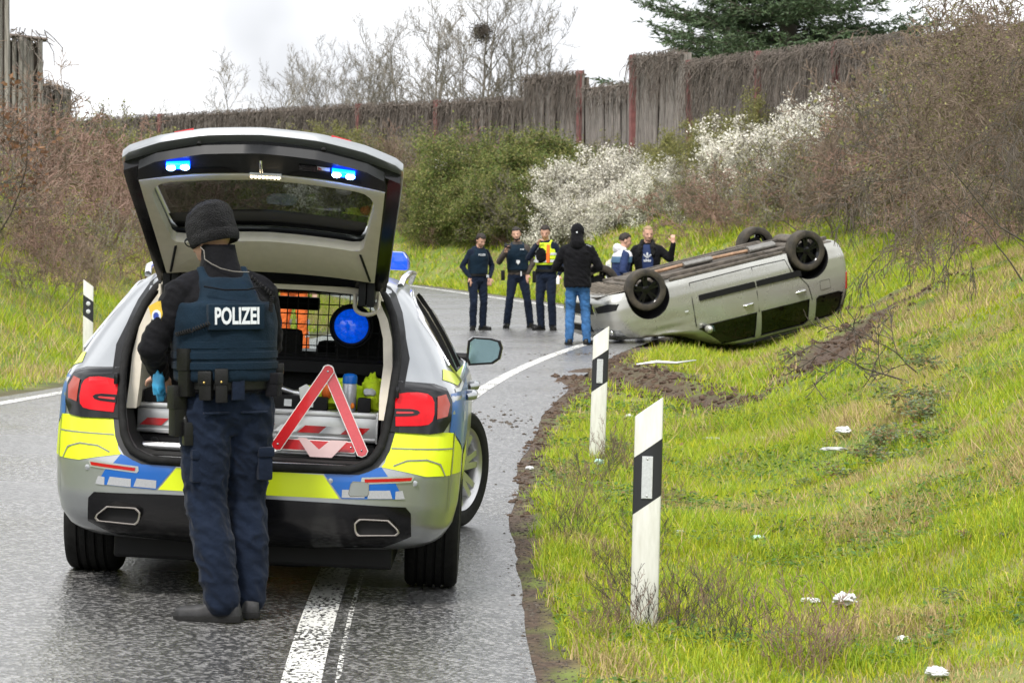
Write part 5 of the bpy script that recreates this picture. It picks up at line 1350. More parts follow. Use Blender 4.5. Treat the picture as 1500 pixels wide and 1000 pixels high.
for sx in (-1, 1): b.cap((sx * .075, .02, 1.53), (sx * .10, .125, 1.44), .036, .04, 0); b.cap((sx * .10, .125, 1.44), (sx * .105, .145, 1.34), .04, .022, 0)
b.cap((-.075, .0, 1.535), (.075, .0, 1.535), .035, .035, 0); b.cap((-.075, -.03, 1.54), (.075, -.03, 1.54), .04, .04, 0)
link("fur_collar", b.mesh(.011, 2, .02, 7), r, [MATS["fur_black"]])
hair(r, P, H3, "hair_blond", r=(.079, .101, .101), front=.06, low=.01, back=-.04, bumpy=.0)
# road worker beyond the car, seen through its windows
r, P, H3, hc, sc_, tc = person("road worker in orange work clothes with silver bands standing beyond the police car", (-2.92, 40, rz_(-2.92, 40)), 170, 1.80,
    dict(feet=[(-.15, .0, 8), (.13, .0, -8)], arms=[((-.32, .0, 1.16), (-.30, .05, .93), (0, .2, -1), 20), ((.32, .0, 1.16), (.30, .05, .93), (0, .2, -1), 20)], head=(0, 5, 0)),
    ["hivis_orange", "hivis_orange"], seed=17, hem=.88, bulk=1.08)
for sx in (-1, 1):
    for z in (.32, .48): lofted("reflective_band", [(z - .035, .085, .085, sx * .125, .0), (z + .035, .088, .088, sx * .12, .0)], MATS["reflective_grey"], r)
hair(r, P, H3, "hair_dark", front=.05, low=0, back=-.05)
# ---------------------------------------------------------------- overturned estate car
Fv = Vector((-2.60, -1.25, -.60)).normalized(); Nv = Vector((.455, -.890, -.035)); Nv = (Nv - Fv * Nv.dot(Fv)).normalized(); Uv = Nv.cross(Fv).normalized()
Ov = Vector((4.60, 46.9, 1.415)) - Nv * .77 - Uv * .245
WM = Matrix(((Nv.x, Fv.x, Uv.x, Ov.x), (Nv.y, Fv.y, Uv.y, Ov.y), (Nv.z, Fv.z, Uv.z, Ov.z), (0, 0, 0, 1)))
wreck = empty("overturned_car", label="beige silver estate car lying on its roof on the grass bank", cat="car"); wreck.matrix_world = WM
M("wreck_paint", (.48, .485, .46), .28, .55, col2=(.41, .405, .375), vscale=2.2, coat=.5, rvar=.10)
M("underbody_grey", (.05, .045, .038), .85, var=.5, vscale=9, bump=.5, bscale=30, col2=(.14, .12, .10))
M("mud_plastic", (.16, .14, .115), .8, var=.35, vscale=12, bump=.3, bscale=40)
M("rust_pipe", (.30, .19, .12), .6, .3, var=.4, vscale=14); M("heat_shield", (.24, .235, .22), .5, .7, var=.2, vscale=20, bump=.3, bscale=40)
M("tyre_muddy", (.02, .019, .017), .8, var=.5, vscale=7, bump=.3, bscale=60, col2=(.075, .062, .045))
M("head_lamp", (.30, .31, .32), .12, .5, var=.6, vscale=18, coat=.8)
Zw = [.22, .30, .45, .6, .75, .85, .95, 1.02, 1.1, 1.2, 1.3, 1.38, 1.44, 1.48, 1.50]
WS = Shell(Zw, [.78, .82, .86, .87, .87, .865, .855, .84, .82, .79, .755, .72, .68, .61, .45],
    [-.66, -.72, -.75, -.75, -.74, -.73, -.72, -.71, -.69, -.66, -.63, -.60, -.56, -.50, -.35],
    [3.60, 3.70, 3.73, 3.73, 3.70, 3.64, 3.44, 2.85, 2.45, 2.22, 1.98, 1.78, 1.58, 1.38, 1.0],
    [.26] * 15, [.62, .62, .62, .6, .6, .6, .6, .6, .55, .5, .45, .4, .4, .4, .3], 4, 3.0)
V, Fc = WS.solid(44, nr=16, ns=24, nf=18)
def dent(v):        # crumpled wing and bonnet edge, softly pushed-in panels
    x, y, z = v
    k = math.exp(-(((y - 2.75) / .5) ** 2 + ((z - .86) / .16) ** 2)); q = 1 if x > 0 else .2
    d = .045 * k * (1 + .8 * mnoise.noise(Vector((x * 6, y * 7, z * 9)))) + .006 * mnoise.noise(Vector((x * 3, y * 3, z * 4)))
    return (x - math.copysign(d * q, x), y, z)
V = [dent(v) for v in V]
wb = obj("body", V, Fc, [MATS["wreck_paint"]], wreck, None)
def wcut(mb, mat): o = mb.build("cut", mat, None, None); o.matrix_world = WM; return o
cuts = []
for sx in (-1, 1):
    for wy in (0, 2.905): cuts.append(wcut(MB().lathe([(.365, .48), (.365, 1.2)], 40, 0, Matrix.Translation((0, wy, .33)) @ Matrix.Rotation(math.pi / 2 * sx, 4, 'Y')), MATS["black_plastic"]))
W1 = [(2.12, 1.03), (1.66, 1.375), (1.10, 1.395), (1.07, 1.0), (1.95, 1.0)]
W2 = [(.99, 1.0), (.99, 1.395), (.20, 1.395), (.12, 1.34), (.10, 1.0)]
W3 = [(-.03, 1.02), (.0, 1.37), (-.36, 1.36), (-.47, 1.26), (-.53, 1.02), (-.45, .99), (-.08, .99)]
for p in (W1, W2, W3): cuts.append(wcut(MB().prism(p, .60, 1.2, 'x'), MATS["black_plastic"])); cuts.append(wcut(MB().prism(p, -1.2, -.60, 'x'), MATS["black_plastic"]))
boolean(wb, cuts); shade(wb.data, 32)
def side(nm, poly, off, mat, sd, step=.07, thick=0, par=None):
    fn = [WS.on_side(off - .02, sd), WS.on_side(off, sd)] if thick else WS.on_side(off, sd)
    return drape(nm, poly, fn, MATS[mat], par or wreck, step, thick)
for sd in (1, -1):
    for p in (W1, W2, W3): side("side_window", p, -.02, "dark_glass", sd)
    for p in (W1, W2, W3): MB().tube([WS.on_side(-.004, sd)(a, b) for a, b in p], .009, 5, closed=True).build("window_seal", MATS["rubber"], wreck, 60)
    def seam(pts, w_=.014):
        MB().tube([WS.on_side(.0, sd)(a, b) for a, b in pts], w_ * .5, 5).build("door_seam", MATS["black_plastic"], wreck, 60)
    seam([(2.16, .30), (2.18, .6), (2.17, .98)]); seam([(1.03, .30), (1.03, .7), (1.03, 1.0)]); seam([(.36, .52), (.22, .62), (.10, .78), (.06, .95), (.05, 1.02)]); seam([(2.16, .30), (1.03, .29), (.42, .30), (.38, .45), (.36, .52)])
    for y0, y1 in ((1.045, 2.06), (.20, 1.015)): side("rub_strip", [(y0, .52), (y0 + .02, .51), (y1 - .02, .51), (y1, .52), (y1, .60), (y0, .605)], .016, "black_plastic", sd, .1, 1)
    for y0 in (1.14, .17):
        h = [WS.on_side(.002, sd)(y0 - .01, .84), WS.on_side(.030, sd)(y0 + .02, .842), WS.on_side(.030, sd)(y0 + .13, .846), WS.on_side(.002, sd)(y0 + .16, .848)]
        MB().tube(h, [.014, .018, .018, .012], 8).build("door_handle", MATS["chrome"], wreck, 60)
    side("fuel_flap" if sd > 0 else "body_mark", [(-.30, .76), (-.12, .76), (-.12, .90), (-.30, .90)], .003, "wreck_paint", sd)
    if sd > 0: MB().tube([WS.on_side(.003, sd)(a, b) for a, b in [(-.30, .76), (-.12, .76), (-.12, .90), (-.30, .90)]], .003, 4, closed=True).build("flap_gap", MATS["black_plastic"], wreck, None)
    drape("rear_light", [(.66, .72), (.86, .72), (.88, .82), (.87, .98), (.68, 1.0)], [WS.wrap(-.02, sd), WS.wrap(.012, sd)], MATS["red_reflector"], wreck, .05, thick=1)
    drape("rear_bumper_trim", [(.64, 1.0), (.85, .985), (.82, 1.38), (.60, 1.40)], WS.wrap(.006, sd), MATS["black_gloss"], wreck, .08)
    drape("indicator", [(2.28, .70), (2.34, .70), (2.34, .72), (2.28, .72)], WS.on_side(.006, sd), MATS["lettering_white"], wreck, .1)
    # front lights in the curved nose
    hl = drape("headlight", [(sd * .36, .72), (sd * .44, .80), (sd * .74, .885), (sd * .80, .86), (sd * .79, .76), (sd * .60, .70)], [WS.on_front(-.03), WS.on_front(.006)], MATS["head_lamp"], wreck, .05, thick=1)
    for k in (.52, .68): MB().ball(WS.on_front(-.005)(sd * k, .79), (.05, .03, .05), 14, 8).build("lamp_bowl", MATS["chrome"], hl, True)
    drape("fog_recess", [(sd * .50, .38), (sd * .56, .47), (sd * .80, .45), (sd * .80, .36), (sd * .70, .34)], [WS.on_front(-.02), WS.on_front(.005)], MATS["black_plastic"], wreck, .06, thick=1)
    drape("bumper_chrome", [(sd * .445, .36), (sd * .475, .36), (sd * .545, .50), (sd * .515, .50)], WS.on_front(.010), MATS["chrome"], wreck, .06)
    mh = MB().ball((sd * .95, 2.02, 1.05), (.09, .055, .065), 16, 10).build("mirror_housing", MATS["wreck_paint"], wreck, True)
    MB().tube([(sd * .80, 2.05, 1.0), (sd * .90, 2.03, 1.03)], .025, 8).build("mirror_arm", MATS["black_plastic"], mh, 60)
    MB().box((sd * .93 - .07, 1.962, 1.0), (sd * .95 + .07, 1.968, 1.09)).build("mirror_glass", MATS["mirror_blue"], mh, None)
drape("lower_grille", [(-.42, .32), (-.48, .48), (.48, .48), (.42, .32)], [WS.on_front(-.02), WS.on_front(.005)], MATS["black_plastic"], wreck, .08, thick=1)
drape("upper_grille", [(-.34, .66), (-.36, .76), (.36, .76), (.34, .66)], [WS.on_front(-.02), WS.on_front(.006)], MATS["black_plastic"], wreck, .08, thick=1)
pl = drape("number_plate", [(-.26, .52), (-.26, .63), (.26, .63), (.26, .52)], [WS.on_front(.005), WS.on_front(.018)], MATS["white_plastic"], wreck, .2, thick=1)
drape("plate_band", [(.22, .522), (.22, .628), (.258, .628), (.258, .522)], WS.on_front(.021), MATS["foil_blue"], pl, .2)
drape("windscreen", [(-.62, 1.04), (.62, 1.04), (.52, 1.36), (-.52, 1.36)], WS.on_front(.004), MATS["dark_glass"], wreck, .15)
drape("rear_window", [(-.55, 1.0), (.55, 1.0), (.5, 1.38), (-.5, 1.38)], WS.on_rear(.004), MATS["dark_glass"], wreck, .15)
for sd in (1, -1): MB().tube([(sd * .62, -.35, 1.455), (sd * .66, -.2, 1.475), (sd * .68, .5, 1.475), (sd * .66, 1.3, 1.465), (sd * .62, 1.4, 1.45)], .018, 8).build("roof_rail", MATS["black_plastic"], wreck, 60)
for sd in (1, -1):
    wheel(wreck, (sd * .76, 0, .245), .322, .20, .208, sd, (MATS["tyre_muddy"], MATS["black_gloss"]), spokes=5, twin=True, tread=False)
    wheel(wreck, (sd * .76, 2.905, .245), .322, .20, .208, sd, (MATS["tyre_muddy"], MATS["black_gloss"]), steer=R_(9), spokes=5, twin=True, tread=False)
# the exposed underside
MB().box((-.70, -.55, .205), (.70, 2.3, .24)).build("floor_pan", MATS["underbody_grey"], wreck, 40, bevel=.012)
mb = MB()
for sx in (-1, 1):
    mb.box((sx * .44 - .04, -.60, .15), (sx * .44 + .04, 2.9, .21)); mb.box((sx * .74 - .03, .40, .17), (sx * .74 + .03, 2.45, .215))
mb.build("chassis_rail", MATS["underbody_grey"], wreck, 40, bevel=.01)
MB().tube([(-.08, 2.4, .16), (-.08, 1.6, .15), (.02, .9, .15), (.05, .55, .16)], .030, 10).build("exhaust_pipe", MATS["rust_pipe"], wreck, 60)
MB().tube([(-.05, 1.75, .15), (-.02, 1.25, .15)], .075, 14, flat=.6).build("catalyst", MATS["heat_shield"], wreck, 60)
MB().tube([(.05, .62, .15), (.07, .15, .15)], .10, 14, flat=.6).build("silencer", MATS["heat_shield"], wreck, 60)
MB().tube([(-.68, 0, .22), (-.45, .12, .17), (.45, .12, .17), (.68, 0, .22)], .04, 10).build("rear_axle", MATS["underbody_grey"], wreck, 60)
for sx in (-1, 1):
    MB().box((sx * .60 - .05, 0, .14), (sx * .60 + .05, .62, .20)).build("trailing_arm", MATS["underbody_grey"], wreck, 40, bevel=.015)
    MB().tube([(sx * .66, 2.905, .25), (sx * .2, 2.85, .26)], .02, 8).tube([(sx * .66, 2.86, .19), (sx * .30, 2.65, .17)], [.03, .05], 8).build("drive_shaft", MATS["underbody_grey"], wreck, 60)
    MB().tube([(sx * .5, -.05, .22), (sx * .5, -.05, .36)], .055, 10).build("coil_spring", MATS["rust_pipe"], wreck, 60)
MB().box((-.42, 2.3, .16), (.42, 3.0, .26)).box((-.25, 2.45, .12), (.2, 2.9, .2)).build("subframe", MATS["underbody_grey"], wreck, 40, bevel=.02)
MB().tube([(-.55, -.35, .17), (.4, -.35, .17)], .13, 12, flat=.5).build("spare_cradle", MATS["underbody_grey"], wreck, 60)
ut = MB()
ut.add([(-.68, 2.95, .19), (.68, 2.95, .19), (.72, 3.35, .20), (.5, 3.62, .235), (-.5, 3.62, .235), (-.72, 3.35, .20)], [tuple(range(6))]); ut.add([(-.68, 2.95, .22), (.68, 2.95, .22), (.72, 3.35, .23), (.5, 3.62, .26), (-.5, 3.62, .26), (-.72, 3.35, .23)], [tuple(range(5, -1, -1))])
for k in range(9): ut.box((-.62 + k * .15, 3.0, .178), (-.60 + k * .15, 3.5, .20))
ut.build("undertray", MATS["mud_plastic"], wreck, 40)
# ---------------------------------------------------------------- palisade noise walls on the banks
M("stake_grey", (.20, .18, .165), .9, var=.4, vscale=3, bump=.4, bscale=30, stretch=(6, 6, .6))
M("stake_pale", (.24, .225, .20), .9, var=.35, vscale=3, bump=.4, bscale=30, stretch=(6, 6, .6))
M("post_red", (.19, .075, .07), .7, var=.25, vscale=6)
M("creeper", (.145, .122, .105), .9, var=.4, vscale=2)
M("coping", (.16, .13, .11), .9, var=.3)
def tubes(S, r0, r1, sides=3):
    """many thin tapered rods: S = (n,2,3)"""
    S = np.asarray(S, np.float64); n = len(S); A, B = S[:, 0], S[:, 1]
    d = B - A; d /= np.maximum(np.linalg.norm(d, axis=1, keepdims=True), 1e-9)
    up = np.where(np.abs(d[:, 2:3]) < .9, np.array([[0, 0, 1.]]), np.array([[1., 0, 0]]))
    a = np.cross(d, up); a /= np.linalg.norm(a, axis=1, keepdims=True); b = np.cross(a, d)
    V = []
    for P_, r in ((A, r0), (B, r1)):
        for k in range(sides):
            q = 2 * math.pi * k / sides; V.append(P_ + (a * math.cos(q) + b * math.sin(q)) * np.asarray(r).reshape(-1, 1))
    V = np.stack(V, 1).reshape(-1, 3); o = np.arange(n)[:, None] * (2 * sides)
    Q = np.concatenate([o + [k, (k + 1) % sides, sides + (k + 1) % sides, sides + k] for k in range(sides)], 0)
    return V, Q
def palisade(p0, p1, t0, t1, seed, label, mat="stake_grey", posts=(0., 1.), lean=0., creep=1.0, base=None):
    r = np.random.RandomState(seed); p0, p1 = np.array(p0), np.array(p1); L = np.linalg.norm(p1 - p0); n = int(L / .13)
    u = p1 - p0; u = u / L
    root = empty("palisade_fence", (p0[0], p0[1], 0), label=label, cat="fence")
    f = (np.arange(n) + .5) / n; xy = (p0 + np.outer(f, p1 - p0)) - p0; gzv = ground_z(xy[:, 0] + p0[0], xy[:, 1] + p0[1]) - .4 if base is None else np.full(n, base)
    top = t0 + (t1 - t0) * f + r.uniform(-.05, .05, n)
    off = r.uniform(-.05, .05, (n, 2))
    S = np.stack([np.column_stack([xy + off, gzv]), np.column_stack([xy + off + r.uniform(-.06, .06, (n, 2)) + lean * u, top])], 1)
    V, Q = tubes(S, r.uniform(.055, .085, n), r.uniform(.045, .07, n), 5)
    me = fast_mesh("stakes", V, Q); o = link("stakes", me, root, MATS[mat], 60); o["kind"] = "stuff"
    nv = np.array([-u[1], u[0]]); nv = nv * (1 if nv[1] > 0 else -1)
    V = []
    bk = MB()
    for s in (.10, .16): pass
    c0, c1 = (0, 0), tuple(p1 - p0)
    bk.add([(nv[0] * s, nv[1] * s, gzv[0]) for s in (.12, .2)] + [(c1[0] + nv[0] * s, c1[1] + nv[1] * s, gzv[-1]) for s in (.12, .2)] + [(nv[0] * s, nv[1] * s, t0 - .08) for s in (.12, .2)] + [(c1[0] + nv[0] * s, c1[1] + nv[1] * s, t1 - .08) for s in (.12, .2)],
           [(0, 2, 6, 4), (1, 5, 7, 3), (4, 6, 7, 5), (0, 4, 5, 1), (2, 3, 7, 6)])
    bk.build("core", MATS["coping"], root, None)
    MB().tube([(0, 0, t0), (c1[0], c1[1], t1)], .11, 6, flat=.5).build("coping", MATS["coping"], root, None)
    for f_ in posts:
        q = (p1 - p0) * f_; z0 = float(np.interp(f_, f, gzv)); z1 = t0 + (t1 - t0) * f_ + .16
        Mx = Matrix.Translation((q[0] - nv[0] * .10 * np.sign(nv[1] or 1), q[1] - abs(nv[1]) * .10, 0)) @ Matrix.Rotation(math.atan2(u[1], u[0]), 4, 'Z')
        MB().box((-.13, -.13, z0), (.13, .10, z1), 0, Mx).build("post", MATS["post_red"], root, None, bevel=.01)
    if creep:      # dead creeper hanging over the top
        k = int(L * 42 * creep); fx = r.rand(k); q = np.outer(fx, p1 - p0); tz = t0 + (t1 - t0) * fx
        front = -np.sign(nv[1] if abs(nv[1]) > .1 else 1) * nv
        segs = []; P_ = np.column_stack([q + r.uniform(-.1, .25, (k, 1)) * front, tz + r.uniform(-.05, .22, k)])
        L_ = r.rand(k) ** 2 * 1.5 * creep + .15
        for st in range(3):
            N_ = P_ + np.column_stack([r.uniform(-.16, .16, (k, 2)) + front * .05, -L_ / 3 + r.uniform(-.05, .05, k)])
            segs.append(np.stack([P_, N_], 1)); P_ = N_
        S = np.concatenate(segs); V, Q = tubes(S, .014, .009, 3)
        o = link("dead_creeper", fast_mesh("dead_creeper", V, Q), root, MATS["creeper"]); o["kind"] = "stuff"
    return root
palisade((14.5, 66), (10.5, 79), 6.5, 6.75, 1, "tall wooden palisade fence overgrown with dead creeper at the bare thicket", posts=(.5,), creep=1.3)
palisade((10.5, 79), (5.95, 100), 6.85, 7.35, 2, "long palisade fence section with red posts below the big conifer", posts=(.27, .62, .985), creep=1.7)
palisade((5.85, 100.3), (4.35, 106), 7.75, 7.9, 3, "raised palisade panel between two red posts beside the big conifer", posts=(.985,), creep=1.2, lean=-.5)
palisade((4.3, 106.2), (2.75, 111.5), 7.0, 7.1, 4, "low set back palisade panel between the two raised panels", posts=(), creep=.7)
palisade((2.7, 111.6), (.5, 117), 7.65, 7.75, 5, "raised palisade panel with one red post above the green bush", posts=(.03,), creep=1.6)
palisade((.45, 117.2), (-11, 133), 6.95, 7.15, 6, "long far palisade fence capped with dark creeper below the bare trees", posts=(.3, .6), creep=2.0)
palisade((-11.05, 133.2), (-22, 149), 7.15, 7.3, 7, "farthest palisade fence section running out behind the left bank", posts=(.5,), creep=1.4)
palisade((-13.4, 60), (-10.45, 62), 7.6, 7.4, 8, "highest step of the pale wooden fence above the left bank", "stake_pale", posts=(), creep=.6)
palisade((-11.6, 65.5), (-10.4, 66.5), 6.1, 6.0, 9, "middle step of the pale wooden fence above the left bank", "stake_pale", posts=(), creep=.7)
palisade((-11.2, 69.5), (-10.45, 70.5), 5.2, 5.05, 10, "lowest step of the pale wooden fence above the left bank", "stake_pale", posts=(), creep=1.2)
# ---------------------------------------------------------------- shrubs and trees
for nm, c, c2 in (("bark_brown", (.13, .095, .07), (.24, .18, .135)), ("bark_red", (.17, .105, .08), (.29, .19, .15)), ("bark_grey", (.12, .11, .09), (.25, .22, .18)), ("bark_olive", (.10, .10, .05), (.20, .19, .10)), ("bark_dark", (.05, .042, .035), (.11, .09, .075))):
    M(nm, c, .9, col2=c2, vscale=1.2, randv=.22)
attr_mat("leaf", .6, .4); attr_mat("petal", .6, .3); attr_mat("needle", .6, .2)
def grow(seed, stems, height, spread, depth=4, kids=5, wig=.25, up=.35, lenf=.62, base_r=.03, stem_seg=6, droop=0., first=.25):
    """returns rods (n,2,3), radii and tip nodes of a branching plant"""
    r = random.Random(seed); S = []; R0 = []; R1 = []; tips = []
    def branch(p, d, L, rad, lev):
        n = stem_seg if lev == 0 else max(2, stem_seg - lev); q = p.copy(); dd = d.copy(); step = L / n
        for i in range(n):
            dd = (dd + Vector((r.gauss(0, wig), r.gauss(0, wig), r.gauss(0, wig) + up * .12 - droop * lev * .08))).normalized()
            e = q + dd * step; r0 = rad * (1 - .8 * i / n); r1 = rad * (1 - .8 * (i + 1) / n)
            S.append((q[:], e[:])); R0.append(r0); R1.append(r1)
            if lev < depth and (i + 1) / n > first:
                for k in range(r.choice((1, 1, 2)) if lev else max(1, round(kids / n * 1.6))):
                    a = dd.orthogonal().normalized(); a.rotate(Matrix.Rotation(r.uniform(0, 6.28), 3, dd))
                    nd = (dd * r.uniform(.5, 1.0) + a * r.uniform(.5, 1.0) + Vector((0, 0, up * .5))).normalized()
                    branch(e.copy(), nd, L * lenf * r.uniform(.6, 1.1) * (1 - .35 * i / n), r1 * .72, lev + 1)
            if lev >= depth - 1: tips.append((e[:], dd[:]))
            q = e
    for s in range(stems):
        a = r.uniform(0, 6.28); rr = spread * r.random() * .35
        p = Vector((math.cos(a) * rr, math.sin(a) * rr, -.15)); o = Vector((math.cos(a), math.sin(a), 0))
        branch(p, (Vector((0, 0, 1)) + o * r.uniform(.1, 1.) * spread / height).normalized(), height * r.uniform(.65, 1.0), base_r * r.uniform(.6, 1.1), 0)
    return np.array(S), np.array(R0), np.array(R1), tips
def leaf_cards(tips, per, size, cols, seed, spread=.10):
    r = np.random.RandomState(seed); T = np.array([t[0] for t in tips]); k = int(len(T) * per)
    idx = r.randint(0, len(T), k); C = T[idx] + r.normal(0, spread, (k, 3))
    a = r.normal(size=(k, 3)); a /= np.linalg.norm(a, axis=1, keepdims=True); b = np.cross(a, r.normal(size=(k, 3))); b /= np.linalg.norm(b, axis=1, keepdims=True)
    s = (size * (.5 + r.rand(k)))[:, None]
    V = np.stack([C - a * s, C + b * s * .55, C + a * s, C - b * s * .55], 1).reshape(-1, 3)
    Q = np.arange(k * 4).reshape(-1, 4)
    cl = np.array(cols)[r.randint(0, len(cols), k)] * (.7 + .6 * r.rand(k, 1))
    return V, Q, np.repeat(cl, 4, 0)
GREEN = [(.15, .20, .05), (.11, .16, .04), (.21, .24, .06), (.08, .12, .03)]
OLIVE = [(.22, .22, .07), (.17, .18, .06), (.27, .25, .10)]
WHITE = [(.76, .73, .64), (.70, .68, .58), (.80, .78, .72)]
DRYL = [(.17, .085, .045), (.22, .12, .065)]
class Plant:
    def __init__(s, nm, thick=1.0, min_r=.004, bark="bark_brown", leaf=None, leafname="leaves", leafmat="leaf", part="branches", **kw):
        S, r0, r1, tips = grow(**kw); V, Q = tubes(S, np.maximum(r0 * thick, min_r), np.maximum(r1 * thick, min_r * .8), 3)
        s.nm = nm; s.br = fast_mesh(part, V, Q); s.br.materials.append(MATS[bark]); s.lf = None; s.part = part; s.leafname = leafname; s.tips = tips; s.n = len(Q) * 2
        if leaf:
            per, size, cols, sp = leaf; V, Q, C = leaf_cards(tips, per, size, cols, kw["seed"], sp); s.lf = fast_mesh(leafname, V, Q, C); s.lf.materials.append(MATS[leafmat]); s.n += len(Q) * 2
    def put(s, x, y, scale, rz, label, cat, group, z=None, tilt=(0, 0)):
        o = empty(s.nm, (x, y, gz(x, y) - .05 if z is None else z), (tilt[0], tilt[1], rz), label=label, cat=cat, group=group); o.scale = (scale,) * 3
        b = bpy.data.objects.new(s.part, s.br); COL.objects.link(b); b.parent = o
        if s.lf: l_ = bpy.data.objects.new(s.leafname, s.lf); COL.objects.link(l_); l_.parent = o
        return o
sh_kw = dict(stems=6, height=2.6, spread=2.6, depth=3, kids=7, wig=.22, up=.30, lenf=.58, base_r=.030, stem_seg=6)
brown = [Plant("bare_shrub", 1.0, .0085, "bark_brown", seed=100 + i, **sh_kw) for i in range(2)]
greys = [Plant("bare_shrub", 1.0, .0085, "bark_grey", (.5, .035, OLIVE, .06), seed=110 + i, **sh_kw) for i in range(2)]
reds = [Plant("bare_shrub", 1.0, .009, "bark_red", seed=120 + i, **{**sh_kw, "wig": .34, "up": .1, "droop": .5}) for i in range(2)]
olive = [Plant("budding_shrub", 1.0, .008, "bark_olive", (3, .035, OLIVE, .09), seed=130 + i, **sh_kw) for i in range(2)]
green = [Plant("green_bush", 1.0, .008, "bark_olive", (3.0, .042, GREEN + OLIVE, .15), seed=140 + i, **{**sh_kw, "stems": 8, "spread": 2.2}) for i in range(2)]
white = [Plant("blossoming_shrub", 1.0, .008, "bark_grey", (2.4, .032, WHITE, .08), "blossoms", "petal", seed=150 + i, **{**sh_kw, "stems": 8}) for i in range(2)]
whit2 = Plant("blossoming_shrub", 1.0, .008, "bark_grey", (1.6, .04, WHITE, .08), "blossoms", "petal", seed=160, **sh_kw)
print("plants", [p.n for p in brown + greys + reds + olive + green + white + [whit2]])
LB = {"b": (brown, "leafless brown shrub", "shrub"), "g": (greys, "leafless grey shrub with pale buds", "shrub"), "r": (reds, "tangled reddish brown bare shrub", "shrub"),
      "o": (olive, "budding olive coloured shrub", "shrub"), "G": (green, "dense dark green bush", "bush"), "w": (white, "shrub covered in white blossom", "shrub"), "x": ([whit2], "bare shrub with scattered white blossom", "shrub")}
def place_of(x, y):
    if x < -3 and y < 100: return "on the left bank " + ("behind the round reflector post" if y < 52 else "below the pale stepped fence" if y < 72 else "farther back than the pale fence")
    px = 750 + 4375 * x / y
    if y > 118: return "along the foot of the far fence"
    if px < 700: return "on the bank behind the woman officer"
    if px < 800: return "on the bank behind the officer in the safety vest"
    if px < 1010: return "on the bank behind the men at the wreck"
    if px < 1270: return "on the bank above the overturned car"
    return "in the thicket above the wreck's tail"
rv = random.Random(5)
def put(k, x, y, s):
    ps, lab, cat = LB[k]; lb = lab + " " + place_of(x, y)
    return ps[rv.randrange(len(ps))].put(x, y, s, rv.uniform(0, 6.28), lb, cat, lb.replace("shrub", "shrubs", 1).replace("bush ", "bushes ", 1))
# far bank and right bank, by distance from the road edge
def bank(px, d):       # a point seen in direction px at distance d above the road edge
    ys = np.arange(48, 140, .2); xs = (px - 750) / 4375 * ys; dd = xs - right_edge(ys); i = int(np.argmin(np.abs(dd - d) + (ys < 52) * 9))
    return float(xs[i]), float(ys[i])
rows = {  # direction: kinds from front to back
 610: "goo", 640: "GGo", 665: "GGb", 690: "GGG", 715: "GGG", 740: "gGG", 765: "gGG", 790: "GGG", 812: "gGG", 838: "wGg", 862: "wxG", 888: "wwg", 912: "www", 938: "wwg", 962: "xwo", 975: "xwo", 985: "xog", 1008: "gog", 1032: "rgo", 1055: "bog", 1080: "rxo", 1105: "gxo", 1130: "rxg", 1155: "gxo", 1180: "bwg", 1205: "gxw", 1230: "bgx", 1255: "bbx", 1280: "bgw", 1305: "bbg", 1330: "rbw", 1355: "bbb", 1380: "rbg", 1405: "bgb", 1430: "brb", 1455: "bbg", 1480: "rbb", 1505: "bbb", 1530: "bgb"}
for px_, ks in rows.items():
    for i, k in enumerate(ks):
        x, y = bank(px_ + rv.uniform(-8, 8), (7.6 if px_ < 800 else 7.0 if px_ < 1010 else 6.6) + i * 1.8 + rv.uniform(-.4, .4))
        s = float(np.interp(px_, [600, 640, 700, 800, 900, 1000, 1200, 1270, 1330, 1530], [.62, .72, .92, .92, .95, .84, .86, .92, 1.12, 1.3])) * rv.uniform(.85, 1.15) * (.85 if i == 0 else 1)
        put(k, x, y, s)
for px_ in range(640, 1520, 55):      # low fringe at the foot of the thicket
    x, y = bank(px_ + rv.uniform(-15, 15), 6.2 + (.9 if px_ < 1000 else 0) + rv.uniform(0, .5)); put(rv.choice("gbr"), x, y, rv.uniform(.32, .45))
for i in range(26):                   # behind, towards the far wall
    f = i / 25; put("ogobgogr"[i % 8] if f < .8 else "bgr"[i % 3], -20 + f * 20 + rv.uniform(-.6, .6), 142 - f * 28 + rv.uniform(-2.5, -.5), rv.uniform(.75, .98))
for i in range(14): put("gorx"[i % 4], -16 + i * 1.25, 128 - i * 1.3 - 4, rv.uniform(.75, 1.0))
# left bank
for (x, y, k, s) in [(-7.4, 42, "g", .75), (-8.2, 44, "b", 1.), (-9.3, 46, "b", 1.1), (-7.6, 47, "r", .95), (-8.8, 49, "r", 1.15), (-7.0, 51, "r", .9), (-8.0, 53, "r", 1.2), (-9.6, 53, "b", 1.2), (-7.2, 56, "r", 1.05), (-8.6, 58, "r", 1.25), (-10.2, 57, "b", 1.1), (-6.6, 60, "b", 1.0), (-7.8, 63, "r", 1.2), (-9.4, 63, "g", 1.1), (-6.4, 66, "g", 1.1), (-7.6, 69, "o", 1.2), (-9.0, 70, "o", 1.1), (-7.0, 75, "o", 1.3), (-8.6, 78, "g", 1.3), (-10.4, 77, "o", 1.2), (-8.0, 86, "g", 1.4), (-10.2, 86, "o", 1.5), (-12.2, 86, "g", 1.4), (-11.5, 96, "o", 1.6), (-6.6, 46.5, "g", .6), (-6.2, 50, "b", .55), (-5.6, 55, "b", .6), (-7.2, 39.5, "b", .6), (-6.3, 40.5, "b", .5), (-6.7, 43, "r", .6), (-5.9, 43.5, "b", .45), (-6.0, 47.5, "r", .6), (-5.3, 48.5, "b", .5), (-6.9, 45, "b", .7), (-5.2, 52.5, "r", .6), (-4.8, 57, "b", .6), (-5.6, 60, "r", .8), (-5.0, 64, "g", .8)]:
    put(k, x, y, s * (.74 if y < 62 else .66))
